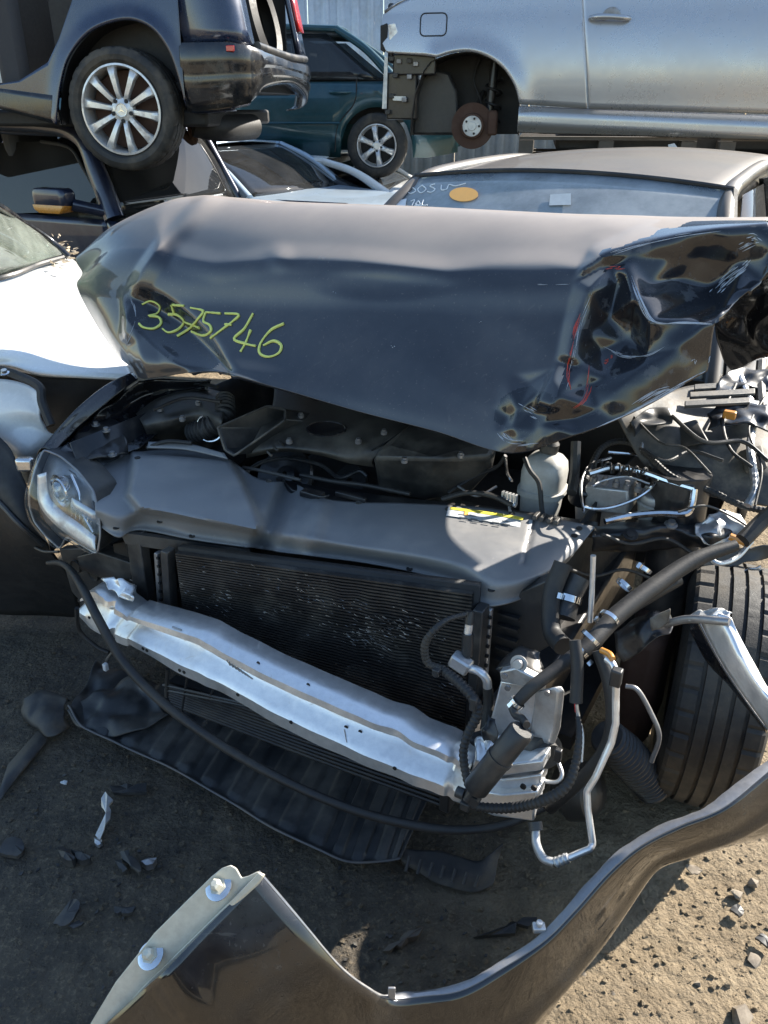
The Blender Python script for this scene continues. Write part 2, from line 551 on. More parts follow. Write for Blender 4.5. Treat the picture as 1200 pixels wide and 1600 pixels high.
# ---- bonnet: buckled into a tent; right corner crumpled
px_rows = [
    [(140, 392), (192, 352), (262, 317), (318, 306), (450, 315), (600, 320), (750, 327), (900, 334), (1000, 337), (1090, 340), (1200, 344)],
    [(128, 428), (172, 392), (236, 388), (285, 402), (440, 404), (560, 406), (700, 416), (850, 418), (940, 405), (1060, 376), (1205, 360)],
    [(121, 450), (152, 452), (205, 465), (262, 478), (420, 486), (560, 488), (700, 494), (830, 498), (915, 490), (1030, 450), (1200, 420)],
    [(150, 506), (170, 510), (208, 522), (270, 530), (420, 548), (560, 560), (690, 572), (800, 585), (895, 562), (1020, 530), (1150, 470)],
    [(182, 553), (192, 556), (216, 562), (290, 566), (420, 586), (560, 615), (680, 642), (785, 660), (880, 625), (1010, 582), (1122, 500)],
    [(206, 574), (214, 580), (230, 592), (330, 580), (430, 605), (560, 643), (680, 674), (795, 708), (890, 684), (1000, 640), (1106, 580)],
]
w_rows = [
    [.77, .81, .85, .86, .86, .86, .86, .86, .86, .86, .86],
    [.68, .64, .61, .60, .60, .60, .60, .60, .61, .68, .76],
    [.64, .58, .55, .535, .53, .53, .53, .53, .54, .60, .70],
    [.58, .53, .50, .475, .465, .46, .46, .46, .485, .55, .65],
    [.53, .49, .455, .43, .415, .41, .405, .41, .43, .50, .60],
    [.50, .475, .447, .415, .395, .39, .385, .387, .412, .475, .575],
]
rz0 = [1.0] * 7 + [1.05, 1.2, 1.32, 1.38]
rz1 = [1.26] * 7 + [1.28, 1.33, 1.40, 1.43]
ctrl = [[c(-0.84 + 0.165 * j, 1.20, rz0[j]) for j in range(11)], [c(-0.84 + 0.165 * j, 1.06, rz1[j]) for j in range(11)]]
ctrl += [[CW(*p, w) for p, w in zip(r, q)] for r, q in zip(px_rows, w_rows)]
HN, HM = 210, 330
hp = smooth_grid(ctrl, HN, HM)
def seg_dist(p, poly):
    best = 1e9
    for a, b in zip(poly, poly[1:]):
        ax, ay, bx, by = a[0], a[1], b[0], b[1]
        dx, dy = bx - ax, by - ay
        t = np.clip(((p[..., 0] - ax) * dx + (p[..., 1] - ay) * dy) / (dx * dx + dy * dy), 0, 1)
        d = np.hypot(p[..., 0] - ax - t * dx, p[..., 1] - ay - t * dy)
        best = np.minimum(best, d)
    return best
flatp = hp.reshape(-1, 3)
v = flatp - np.array(EYE)
tt = v[:, 1] * CP - v[:, 2] * SP
PX = np.stack([600 + FPX * v[:, 0] / tt, 800 + FPX * (-v[:, 1] * SP - v[:, 2] * CP) / tt], 1)
front = (np.repeat(np.linspace(0, 1, HN), HM) > 0.27).astype(float)     # only the face in front of the ridge is crumpled by tracing
disp = np.zeros(len(flatp))
def tent(poly, width, amp, soft=1.0):
    global disp
    d = np.clip(1 - seg_dist(PX, poly) / width, 0, 1)
    disp += amp * d ** soft * front
def bowl(cx, cy, rx, ry, ang, amp, soft=1.5):
    global disp
    a = R(ang)
    dx, dy = PX[:, 0] - cx, PX[:, 1] - cy
    e = ((dx * math.cos(a) + dy * math.sin(a)) / rx) ** 2 + ((-dx * math.sin(a) + dy * math.cos(a)) / ry) ** 2
    disp += amp * np.clip(1 - e, 0, 1) ** soft * front
# (+ is pushed away from the viewer, - towards)
tent([(330, 308), (292, 348), (258, 382), (228, 425), (211, 466), (205, 520)], 20, -0.020)          # pressed swage line
tent([(205, 462), (213, 500), (222, 545), (236, 590)], 22, -0.012)
bowl(275, 520, 105, 36, 42, 0.050, 1.0)                                                              # dent under the writing
tent([(212, 470), (262, 500), (310, 545), (352, 578)], 13, 0.012)
tent([(440, 404), (500, 405), (560, 408), (640, 418), (700, 424), (760, 414), (860, 412), (930, 425)], 24, -0.010)
tent([(285, 402), (340, 418), (440, 404)], 24, -0.008)
bowl(600, 445, 120, 26, 0, 0.010)
bowl(420, 470, 130, 60, 10, 0.006)
bowl(760, 560, 120, 70, 20, 0.008)
from mathutils.geometry import delaunay_2d_cdt
def facets(pts, lo, hi, step, jit, inside, edge):
    """sheet steel buckles into flat facets: traced crease points plus random ones, joined by straight folds"""
    global disp
    P2 = [(x, y) for x, y, _ in pts]
    dd = [d for _, _, d in pts]
    for x in np.arange(lo[0], hi[0], step):
        for y in np.arange(lo[1], hi[1], step):
            q = (x + random.uniform(-.45, .45) * step, y + random.uniform(-.45, .45) * step)
            if min(math.hypot(q[0] - a_, q[1] - b_) for a_, b_ in P2) < step * .75:
                continue
            near = sorted(range(len(pts)), key=lambda i: (P2[i][0] - q[0]) ** 2 + (P2[i][1] - q[1]) ** 2)[:3]
            wts = [1 / (1 + math.hypot(P2[i][0] - q[0], P2[i][1] - q[1])) for i in near]
            d = sum(dd[i] * w_ for i, w_ in zip(near, wts)) / sum(wts)
            P2.append(q)
            dd.append(d * inside(*q) + random.gauss(0, jit) * inside(*q))
    vv, ee, tf, ov, oe, of = delaunay_2d_cdt([Vector(p) for p in P2], [], [], 0, 1e-6)
    out = np.zeros(len(PX))
    vd = [dd[o[0]] if o else 0.0 for o in ov]
    for t in tf:
        A, B_, C_ = (vv[i] for i in t)
        det = (B_.y - C_.y) * (A.x - C_.x) + (C_.x - B_.x) * (A.y - C_.y)
        if abs(det) < 1e-6:
            continue
        l1 = ((B_.y - C_.y) * (PX[:, 0] - C_.x) + (C_.x - B_.x) * (PX[:, 1] - C_.y)) / det
        l2 = ((C_.y - A.y) * (PX[:, 0] - C_.x) + (A.x - C_.x) * (PX[:, 1] - C_.y)) / det
        l3 = 1 - l1 - l2
        m_ = (l1 >= -1e-6) & (l2 >= -1e-6) & (l3 >= -1e-6)
        out[m_] = l1[m_] * vd[t[0]] + l2[m_] * vd[t[1]] + l3[m_] * vd[t[2]]
    disp += out * front
def fold_x(y):
    return np.interp(y, [330, 395, 470, 560, 620, 700], [1130, 945, 922, 893, 872, 812])
zero = [(1140, 330, 0), (1260, 330, 0), (1000, 350, 0), (920, 385, 0), (895, 440, 0), (880, 500, 0), (868, 560, 0), (850, 610, 0), (815, 660, 0), (780, 705, 0), (860, 730, 0), (1000, 690, 0), (1140, 600, 0), (1260, 560, 0), (1260, 450, 0), (760, 760, 0), (1260, 700, 0)]
key = [(945, 402, -.034), (926, 455, -.038), (906, 505, -.034), (896, 560, -.036), (880, 618, -.030), (848, 662, -.016), (812, 694, -.004),
       (964, 440, .022), (948, 492, .034), (932, 548, .040), (914, 604, .034), (892, 655, .018),
       (938, 470, -.004), (922, 520, .004), (910, 575, .0), (950, 415, .012),
       (984, 430, -.020), (1000, 470, -.046), (1022, 503, -.058), (1066, 503, -.050), (1117, 506, -.030),
       (968, 530, .048), (1000, 545, .022), (945, 590, .020), (985, 505, .030), (1012, 556, -.006),
       (960, 612, -.004), (1004, 575, -.012), (1060, 548, -.016), (1100, 560, .0), (1000, 636, .0), (905, 676, -.006), (950, 655, .004), (930, 640, .012),
       (1014, 442, .030), (1050, 430, .085), (1098, 440, .105), (1062, 472, .046), (1112, 474, .034), (1040, 402, .030), (1090, 396, .062), (1148, 402, .060), (1182, 430, .050), (1150, 452, .022), (1130, 425, .090), (1030, 462, .0),
       (1000, 384, -.030), (1060, 370, -.030), (1130, 360, -.030), (1200, 352, -.024), (985, 405, .0), (1200, 400, .02), (1215, 450, .0)]
facets(key + zero, (880, 365), (1230, 680), 52, .0035, lambda x, y: 1.0 if x > fold_x(y) - 6 else 0.0, 0)
low = [(800, 612, -.010), (822, 600, .012), (846, 628, -.016), (832, 645, .018), (812, 640, -.008), (858, 600, -.012), (790, 652, .012), (806, 668, -.014), (836, 672, .010), (778, 676, .0), (860, 646, .012)]
low0 = [(760, 600, 0), (800, 585, 0), (870, 575, 0), (745, 640, 0), (755, 690, 0), (800, 715, 0), (880, 690, 0), (880, 640, 0), (885, 600, 0)]
facets(low + low0, (765, 595), (880, 700), 20, .004, lambda x, y: float(((x - 825) / 50) ** 2 + ((y - 645) / 45) ** 2 < 1), 0)
nz = np.zeros(len(flatp))
mask_r = np.clip((PX[:, 0] - 885) / 60, 0, 1) * front
for i in range(len(flatp)):
    p = Vector(flatp[i])
    nz[i] = noise.noise(p * 2.2) * 0.006 + noise.noise(p * 5) * 0.002
    if mask_r[i] > 0.01:
        nz[i] += mask_r[i] * (noise.noise(p * 7) * 0.006 + abs(noise.noise(p * 15)) * 0.003)
disp += nz
d2 = disp.reshape(HN, HM)
for _ in range(5):
    d3 = d2.copy()
    d3[1:-1, 1:-1] = (d2[1:-1, 1:-1] * 2 + d2[:-2, 1:-1] + d2[2:, 1:-1] + d2[1:-1, :-2] + d2[1:-1, 2:]) / 6
    d2 = d3
disp = d2.reshape(-1)
mo = np.outer(disp, np.array(WX * 0.8) + np.array([0, 0, -0.25]))
hp = (flatp + mo).reshape(HN, HM, 3)
hood = ob('bonnet', gridgeo(hp), M['hood'], wreck, thick=0.012, angle=22)
hood['label'] = 'buckled dusty bonnet with yellow marker number and crumpled corner'
# mirror-clean paint where the crumple is
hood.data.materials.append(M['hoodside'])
cent = PX.reshape(HN, HM, 2)
k = 0
for i in range(HN - 1):
    for j in range(HM - 1):
        x, y = cent[i, j]
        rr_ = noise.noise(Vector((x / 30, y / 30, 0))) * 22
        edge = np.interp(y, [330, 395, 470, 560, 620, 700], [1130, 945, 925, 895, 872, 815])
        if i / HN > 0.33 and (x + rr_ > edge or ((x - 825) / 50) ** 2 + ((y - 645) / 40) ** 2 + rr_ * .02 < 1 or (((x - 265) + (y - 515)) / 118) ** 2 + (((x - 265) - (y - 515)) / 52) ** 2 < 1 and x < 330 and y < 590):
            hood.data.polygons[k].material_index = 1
        k += 1
hood_bvh = BVHTree.FromPolygons([Vector(p) for p in hp.reshape(-1, 3)], gridgeo(hp)[1])
def on(bvh, px, py, lift=0.0015):
    d = ray(px, py).normalized()
    h = bvh.ray_cast(EYE, d)
    if h[0] is None:
        return None
    n = h[1] if h[1].dot(d) < 0 else -h[1]
    return h[0] + n * lift
def stroke(bvh, pts, r, k=None):
    P = crom([(x, y, 0) for x, y in pts], k or len(pts) * 5)
    q = [on(bvh, p[0], p[1]) for p in P]
    q = [p for p in q if p is not None]
    return tube(q, r, n=6, k=len(q), smooth=False, flat=1)
digits = [
    [(222, 476), (236, 470), (250, 478), (246, 490), (232, 494), (248, 496), (252, 506), (240, 514), (224, 512), (217, 506)],
    [(268, 476), (272, 490), (264, 492)], [(264, 490), (278, 492), (288, 502), (280, 514), (264, 520), (254, 514)], [(270, 476), (288, 478)],
    [(298, 481), (318, 486), (312, 496), (296, 514), (277, 526)], [(289, 503), (312, 512)],
    [(322, 488), (318, 502), (328, 508), (330, 518), (318, 524), (300, 518)], [(322, 488), (345, 490)],
    [(352, 490), (374, 492), (362, 504), (346, 516), (330, 528)], [(352, 507), (362, 508)],
    [(396, 490), (382, 514), (366, 530), (386, 538), (400, 541)], [(392, 516), (384, 536), (376, 550)],
    [(444, 506), (424, 516), (408, 536), (406, 552), (420, 558), (436, 552), (440, 540), (428, 533), (412, 540)],
]
ob('marker_number', [stroke(hood_bvh, s, [random.uniform(.0022, .0042) for _ in range(9)]) for s in digits], M['marker'], hood)
# scratches, ridge highlights and red reflections, painted as bundles of short broken hairlines
M['paint_streaks'] = mat('scuff_and_glint_paint', (0.42, 0.46, 0.52), 0.5, var=0.4)
M['redreflect'] = mat('red_reflection_paint', (0.42, 0.05, 0.035), 0.3)  # red streaks painted along the folds in place of a reflection
def paint_streaks(poly, r, spread, n, mt, name):
    P = crom([(x, y, 0) for x, y in poly], 40)
    gs = []
    for k in range(n):
        a0 = random.randint(0, 30)
        a1 = min(39, a0 + random.randint(5, 16))
        dx, dy = random.gauss(0, spread), random.gauss(0, spread)
        q = [on(hood_bvh, p[0] + dx, p[1] + dy, .0002) for p in P[a0:a1]]
        q = [p for p in q if p is not None]
        if len(q) > 3:
            m_ = len(q)
            gs.append(tube(q, [r * .2, r, r * .2], n=5, k=m_, smooth=False))
    if gs:
        o = ob(name, gs, mt, hood)
        o['kind'] = 'stuff'
for s_, r_, sp_, n_ in (([(1122, 452), (1140, 435), (1160, 420), (1172, 408)], .0012, 5, 34), ([(1085, 572), (1084, 562), (1070, 575)], .0008, 1, 5), ([(1150, 385), (1180, 372), (1198, 380)], .001, 5, 14),
               ([(985, 640), (1030, 612), (1060, 605)], .0010, 3, 14), ([(828, 445), (888, 443)], .0006, 1, 4), ([(805, 630), (840, 650)], .0010, 4, 8),
               ([(1112, 510), (1116, 540), (1104, 580)], .0014, 3, 18), ([(775, 668), (800, 690), (850, 688)], .0010, 3, 12), ([(520, 455), (526, 457)], .0008, 1, 2), ([(610, 540), (616, 542)], .0010, 1, 3), ([(750, 503), (753, 505)], .0010, 1, 2), ([(1000, 655), (1060, 622), (1100, 590)], .0008, 3, 14), ([(205, 462), (212, 500), (196, 540)], .0008, 2, 8), ([(985, 432), (1000, 470), (1022, 503), (1066, 503), (1117, 506)], .0010, 2, 22), ([(945, 402), (1000, 384), (1060, 370), (1130, 360)], .0008, 1.5, 16), ([(940, 540), (975, 556), (1010, 556), (1040, 540)], .0008, 1.5, 12), ([(1106, 580), (1060, 606), (1000, 638), (900, 684)], .0012, 2, 22), ([(880, 618), (896, 560), (906, 505), (926, 455)], .0006, 1.5, 10)):
    paint_streaks(s_, r_, sp_, n_, M['paint_streaks'], 'scratches_and_glints')  # real scrapes, plus pale strokes painting highlights on the fold ridges
for s_, r_, sp_, n_ in (([(912, 478), (898, 520), (886, 580), (890, 610)], .0015, 2.0, 9), ([(925, 540), (922, 590), (912, 625), (885, 645)], .0013, 1.6, 7), ([(942, 420), (985, 415)], .0014, 2, 7), ([(945, 568), (956, 556)], .002, 2, 8)):
    paint_streaks(s_, r_, sp_, n_, M['redreflect'], 'red_reflections')

# ---- cabin: roof, pillars, windscreen, dashboard (pushed a little off the nose's centre line by the crash)
def cab(u, w, z):
    return c(u * .965 - .03, w, z)
def roof_z(u, w):
    return 1.402 + 0.045 * (1 - (u / 0.62) ** 2) + 0.045 * math.sin(min(1, max(0, (w - 1.75) / 1.7)) * math.pi * 0.75)
rw = [[0] * 25 for _ in range(18)]
roof_p = []
for i in range(22):
    w = 1.84 + 1.71 * i / 21
    half = 0.595 - 0.03 * max(0, (w - 2.8))
    row = []
    for j in range(33):
        s = -1 + 2 * j / 32
        u = half * s * 1.0
        z = roof_z(half * s * .98, w + (0.06 if i == 0 else 0))
        e = max(0, abs(s) - 0.86) / 0.14
        z -= 0.05 * e ** 2
        row.append(cab(u, w - 0.045 * (1 - s * s) * (1 if i < 4 else 0.5), z))
    roof_p.append(row)
ob('roof', gridgeo(roof_p), M['roof'], wreck, thick=0.02)
ws = []
for i in range(12):
    f = i / 11
    row = []
    for j in range(25):
        s = -1 + 2 * j / 24
        w0, w1 = 1.22 - 0.16 * (1 - s * s), 1.835 - 0.045 * (1 - s * s)
        half = 0.76 + (0.60 - 0.76) * f
        z1 = roof_z(0.57 * s, 1.83) + 0.004
        row.append(cab(half * s, w0 + (w1 - w0) * f, 0.98 + (z1 - 0.98) * f + 0.02 * math.sin(math.pi * f)))
    ws.append(row)
wsg = gridgeo(ws)
wsc = ob('windscreen', wsg, M['glass_ws'], wreck, thick=0.005)
ws_bvh = BVHTree.FromPolygons([Vector(p) for p in wsg[0]], wsg[1])
ob('windscreen_seal', [tube([Vector(p) + Vector((0, 0, .004)) for p in ws[-1]], .008, 6, k=25)] +
   [tube([Vector(r[0]) for r in ws], .012, 6), tube([Vector(r[-1]) for r in ws], .012, 6)], M['rubber'], wsc)
# chalk writing and stickers on the glass
chalk = [[(642, 292), (636, 298), (642, 303), (650, 298), (642, 292)], [(660, 290), (653, 296), (658, 302), (666, 296), (660, 290)],
         [(680, 288), (672, 291), (680, 296), (674, 301), (668, 300)], [(690, 290), (690, 297), (698, 296), (702, 289), (712, 291), (728, 287)],
         [(642, 315), (648, 313), (644, 322)], [(654, 314), (650, 320), (657, 320), (654, 314)], [(648, 322), (660, 322)], [(662, 313), (660, 321), (668, 321)]]
ob('chalk_writing', [stroke(ws_bvh, s, 0.0022) for s in chalk], M['chalk'], wsc)
oval = [on(ws_bvh, 725 + 22.5 * math.cos(a), 305.5 + 11 * math.sin(a), .004) for a in np.linspace(0, 2 * math.pi, 28, endpoint=False)]
ob('orange_sticker', prism(oval, (0, -0.001, 0.001)), M['orange'], wsc)
lab = [on(ws_bvh, x, y, .004) for x, y in ((860, 306), (892, 304), (892, 322), (858, 323))]
ob('paper_sticker', prism(lab, (0, -0.001, 0.001)), M['faint'], wsc)
lab = [q for q in (on(ws_bvh, x, y, .004) for x, y in ((618, 316), (636, 312), (634, 324), (614, 326))) if q is not None]
if len(lab) > 2:
    ob('paper_sticker', prism(lab, (0, -0.001, 0.001)), M['paper'], wsc)
for s in (-1, 1):
    pil = [[cab(s * (.705 + o), 1.22 + o * .3, .97), cab(s * (.585 + o), 1.80, 1.385), cab(s * (.59 + o), 2.0, 1.44)] for o in (0, .05)]
    ob('pillar', [tube([cab(s * .73, 1.18, .96), cab(s * .66, 1.50, 1.20), cab(s * .59, 1.80, 1.385), cab(s * .58, 2.15, 1.430), cab(s * .565, 2.9, 1.435), cab(s * .56, 3.5, 1.36)], .028, 10, flat=1)], M['roof'], wreck)
    ob('pillar', [tube([cab(s * .62, 2.48, 1.42), cab(s * .74, 2.50, .95)], .03, 8)], M['gloss_black'], wreck)
    g = [[cab(s * (.74 - .12 * f - .0), w0 + (w1 - w0) * f, .96 + .44 * f) for w0, w1 in ((1.32, 1.92), (1.9, 2.2), (2.46, 2.46))] for f in (0, .5, 1)]
    ob('side_window', gridgeo(g), M['glass_dk'], wreck, thick=0.004)
    d = [[cab(s * y, w, z) for w in np.linspace(1.15, 3.4, 14)] for y, z in ((.75, .97), (.83, .93), (.87, .78), (.89, .6), (.86, .35), (.82, .22))]
    ob('door_panel', gridgeo(d), M['roof'], wreck, thick=0.02)
dash = [[cab(u, 1.28 + .5 * f, .99 + .05 * math.sin(math.pi * f) - .12 * max(0, f - .7)) for u in np.linspace(-.68, .68, 9)] for f in np.linspace(0, 1, 8)]
ob('dashboard', gridgeo(dash), M['dusty_plastic'], wreck, thick=.03)
for s in (-1, 1):
    sp = [[cab(s * .36 + a * (.24 - .05 * f), 2.35 + .22 * f, .55 + .62 * f) for a in np.linspace(-1, 1, 7)] for f in np.linspace(0, 1, 6)]
    ob('seat_back', gridgeo(sp), M['seat'], wreck, thick=.12, bevel=.03)
    ob('headrest', box(cab(s * .36, 2.60, 1.26), (.26, .09, .17), UX, WX), M['seat'], wreck, bevel=.04)
ob('steering_wheel', [tube([cab(.36, 1.86, .96) + UX * (.18 * math.cos(a)) + (WX * -.35 + Vector((0, 0, .94))) * (.18 * math.sin(a)) for a in np.linspace(0, 2 * math.pi, 25)], .014, 8, k=48)], M['rubber'], wreck)
ob('cabin_floor', box(cab(0, 2.4, .42), (1.5, 2.3, .06), UX, WX), M['dark'], wreck)
ob('bulkhead', box(c(0, 1.2, .68), (1.44, .05, .60), UX, WX), M['dark'], wreck)
ob('rear_window', gridgeo([[c(.55 * s, 3.5 + .5 * f, 1.38 - .40 * f) for s in (-1, 0, 1)] for f in (0, .5, 1)]), M['glass_dk'], wreck, thick=.004)
ob('boot_lid', gridgeo([[c(.8 * s, 4.0 + .45 * f, .98 - .02 * f - (.5 * max(0, f - .85) / .15)) for s in np.linspace(-1, 1, 7)] for f in (0, .3, .6, .85, 1)]), M['roof'], wreck, thick=.02)
for u_, w_ in ((-.78, .76), (-.78, 3.45), (.78, 3.45)):
    wl_ = ob('road_wheel', lathe([(-.06, .205), (-.07, .215), (-.04, .20), (.04, .19), (.06, .21), (.07, .215)], c(u_, w_, .315), UX, 40), M['steel'], wreck)
    ob('tyre', lathe([(-.08, .21), (-.105, .26), (-.095, .30), (-.075, .315), (.075, .315), (.095, .30), (.105, .26), (.08, .21)], c(u_, w_, .315), UX, 48), M['tyre'], wl_)
ob('wheel_arch_liner', gridgeo([[c(-.88 + .3 * g, .76 + .36 * math.cos(a), .33 + .36 * math.sin(a)) for g in (0, .5, 1)] for a in np.linspace(0, math.pi, 12)]), M['dark'], wreck, thick=.01)

# ================================================================== WRECK: FRONT END
def interp_cols(cols, n):
    return crom(cols, n)
# ---- plastic radiator cover
cov_rear = [(145, 735), (205, 706), (290, 702), (355, 716), (402, 747), (460, 756), (520, 781), (640, 786), (750, 792), (835, 805), (880, 812), (930, 823)]
cov_front = [(150, 818), (184, 838), (218, 827), (300, 842), (400, 856), (470, 866), (560, 877), (650, 894), (716, 914), (757, 946), (832, 928), (886, 880)]
NCV, NRV = 150, 46
ra, fa = crom([(*p, 0) for p in cov_rear], NCV), crom([(*p, 0) for p in cov_front], NCV)
plateau = [(205, 704), (362, 716), (378, 742), (414, 822), (404, 836), (215, 800), (196, 775)]
def poly_sd(p, poly):
    x, y = p
    inside = False
    best = 1e9
    for (ax, ay), (bx, by) in zip(poly, poly[1:] + poly[:1]):
        if (ay > y) != (by > y) and x < (bx - ax) * (y - ay) / (by - ay) + ax:
            inside = not inside
        dx, dy = bx - ax, by - ay
        t = max(0, min(1, ((x - ax) * dx + (y - ay) * dy) / (dx * dx + dy * dy)))
        best = min(best, math.hypot(x - ax - t * dx, y - ay - t * dy))
    return best if inside else -best
def sstep(a, b, x):
    t = max(0.0, min(1.0, (x - a) / (b - a)))
    return t * t * (3 - 2 * t)
def seg1(p, poly):
    return float(seg_dist(np.array([p], float), poly)[0])
cv = []
for i in range(NRV):
    f = i / (NRV - 1)
    row = []
    for j in range(NCV):
        q = ra[j] * (1 - f) + fa[j] * f
        p = (q[0], q[1])
        s = j / (NCV - 1)
        z = 0.765 - 0.012 * f - 0.05 * sstep(0.72, 1.0, f) - 0.012 * s
        z += 0.040 * sstep(-3, 9, poly_sd(p, plateau))
        z -= 0.030 * sstep(24, 0, seg1(p, [(452, 760), (440, 790), (408, 858)]))
        z += 0.012 * sstep(26, 0, seg1(p, [(500, 790), (480, 862)]))
        z -= 0.006 * sstep(7, 0, seg1(p, [(836, 806), (818, 880)]))
        z += 0.004 * noise.noise(Vector((p[0] / 60, p[1] / 40, 0)))
        z -= 0.03 * sstep(0.86, 1.0, s) * f
        row.append(GZ(p[0], p[1], z))
    cv.append(row)
cov = ob('radiator_cover', gridgeo(cv), M['cover'], wreck, thick=0.004, angle=60)
cov_bvh = BVHTree.FromPolygons([Vector(p) for p in gridgeo(cv)[0]], gridgeo(cv)[1])
def quad_on(bvh, pts, lift):
    return [on(bvh, x, y, lift) for x, y in pts]
lb = ob('warning_label', prism(quad_on(cov_bvh, [(700, 794), (742, 799), (792, 806), (832, 814), (828, 829), (786, 820), (740, 813), (697, 807)], .0025), (0, 0, .0008)), M['paper'], cov)
ob('label_band', prism(quad_on(cov_bvh, [(704, 794.5), (742, 799), (792, 806), (818, 811), (816, 815), (790, 810), (740, 803), (703, 798)], .0038), (0, 0, .0006)), M['yellow'], cov)
pr_ = []
for k, (y0, n_) in enumerate(((804.5, 5), (808.5, 5), (812, 4))):
    for a in range(n_):
        x = 716 + a * 17 + k * 2
        yy = y0 + (x - 716) * .155
        q = quad_on(cov_bvh, [(x, yy), (x + 11, yy + 1.7), (x + 11, yy + 2.9), (x, yy + 1.2)], .0036)
        if None not in q:
            pr_.append(prism(q, (0, 0, .0003)))
ob('label_print', pr_, M['print'], cov, kind='stuff')
sy = quad_on(cov_bvh, [(726, 800.5), (732, 801.5), (731, 808), (725, 807)], .0044)
ob('label_symbol', prism(sy, (0, 0, .0005)), M['orange'], cov)
for px, py in ((768, 922), (182, 825), (897, 838), (215, 716)):
    q = on(cov_bvh, px, py, .001)
    if q is not None:
        ob('clip_hole', disc(q, (0, 0, 1), .008, .002, 14), M['dark'], cov)
for px, py in ((500, 872), (640, 889), (300, 838), (420, 752), (560, 786), (700, 796), (800, 802), (905, 826), (250, 815)):
    q = on(cov_bvh, px, py, .0005)
    if q is not None:
        ob('push_clip', lathe([(0, .008), (.002, .0075), (.002, .004), (.001, .003), (.001, .0003)], q, (0, -.15, 1), 14), M['plastic'], cov)
sl = []
for k in range(4):                                                   # vent slots at the right rear corner
    x = 838 + k * 11
    sl.append(box(GZ(x, 806 + k * 2.6, .765), (.010, .03, .012), UX, WX))
ob('vent_grille', sl, M['plastic'], cov, bevel=.002)

# ---- condenser with its flat tubes, end tanks and bent fins
TLc, BLc = CW(277, 862, .10), CW(290, 1012, .10)
wr = .235
TRc, BRc = CW(740, 925, wr), CW(722, 1150, wr)
BLc = Vector((TLc.x, TLc.y, BLc.z)); BRc = Vector((TRc.x, TRc.y, BRc.z))
def cpt(s, t, o=0.0):
    p = (TLc * (1 - s) + TRc * s) * (1 - t) + (BLc * (1 - s) + BRc * s) * t
    return p - WX * o
cond = ob('condenser', gridgeo([[cpt(s, t, -.012) for s in np.linspace(-.01, 1.01, 3)] for t in np.linspace(-.02, 1.02, 3)]), M['dark'], wreck, thick=.02)
tubes = []
NT = 44
def dmg(s, t):
    a = math.exp(-(((s - .62) / .12) ** 2 + ((t - .18) / .10) ** 2)) * .6 + math.exp(-(((s - .72) / .16) ** 2 + ((t - .50) / .13) ** 2)) + math.exp(-(((s - .3) / .06) ** 2 + ((t - .4) / .1) ** 2)) * .5
    return a
for k in range(NT):
    t = (k + .5) / NT
    top, bot = [], []
    rows = []
    for s in np.linspace(0, 1, 60):
        d_ = dmg(s, t)
        wv = d_ * (noise.noise(Vector((s * 16, t * 3, 1))) * .010 + math.sin(s * 50 + t * 9) * .004)
        o = -d_ * .008
        p = cpt(s, t, o) + Vector((0, 0, wv))
        rows.append([p + Vector((0, 0, .0026)) - WX * -.006, p + Vector((0, 0, .0022)) - WX * .008, p + Vector((0, 0, -.0022)) - WX * .008, p + Vector((0, 0, -.0026)) - WX * -.006])
    tubes.append(gridgeo(rows))
ct = ob('condenser_tubes', tubes, M['fin'], cond, kind='stuff', smooth=False)
bent = []
clusters = [(345, 938, 16, 10, 26), (300, 930, 10, 14, 10), (480, 928, 14, 14, 26), (500, 960, 12, 10, 12), (560, 990, 22, 10, 44), (595, 975, 26, 12, 46), (545, 945, 14, 8, 20), (640, 985, 20, 14, 30), (680, 1020, 14, 30, 24), (430, 955, 12, 8, 14), (600, 1010, 30, 14, 26), (400, 905, 60, 20, 22), (700, 1085, 14, 16, 16), (560, 1050, 60, 30, 22)]
cn_ = (TRc - TLc).cross(Vector((0, 0, 1))).normalized()
if cn_.y > 0:
    cn_ = -cn_
for cx_, cy_, sx_, sy_, n_c in clusters:
    for k in range(n_c):
        d = ray(random.gauss(cx_, sx_), random.gauss(cy_, sy_))
        p = EYE + d * ((TLc + cn_ * .014 - EYE).dot(cn_) / d.dot(cn_))
        a = random.uniform(-.5, .5)
        L = random.uniform(.003, .016)
        e = UX * math.cos(a) * L + Vector((0, 0, math.sin(a) * L * .7))
        n_ = Vector((0, 0, random.uniform(.0012, .0045)))
        bent.append(([tuple(p), tuple(p + e), tuple(p + e + n_ + cn_ * .004), tuple(p + n_ + cn_ * .002)], [(0, 1, 2, 3)]))
ob('bent_fins', bent, M['fin_edge'], cond, kind='stuff', smooth=False)
# end tanks and side brackets
def post(px0, py0, px1, py1, w, size, mt, name, bev=.003, parent=wreck):
    a, b = CW(px0, py0, w), CW(px1, py1, w)
    m_ = (a + b) / 2
    return ob(name, box(m_, (size[0], size[1], (b - a).length), UX, WX, (a - b)), mt, parent, bevel=bev)
post(262, 858, 272, 1020, .10, (.022, .03), M['plastic'], 'end_tank')
post(247, 862, 256, 1010, .12, (.012, .02), M['steel'], 'side_bracket')
post(222, 858, 236, 1000, .15, (.03, .03), M['plastic'], 'air_guide')
post(752, 948, 738, 1140, .235, (.024, .04), M['plastic'], 'end_tank')
post(766, 950, 752, 1130, .26, (.012, .015), M['steel'], 'side_bracket')
sq = [box(CW(766 - k * 1.3, 965 + k * 15, .25), (.007, .006, .006), UX, WX) for k in range(11)]
[ob('bracket_slot', g_, M['dark'], wreck) for g_ in sq]
hx = [box(CW(247 + k * .9, 872 + k * 13, .105), (.007, .006, .006), UX, WX) for k in range(10)]
[ob('bracket_slot', g_, M['dark'], wreck) for g_ in hx]
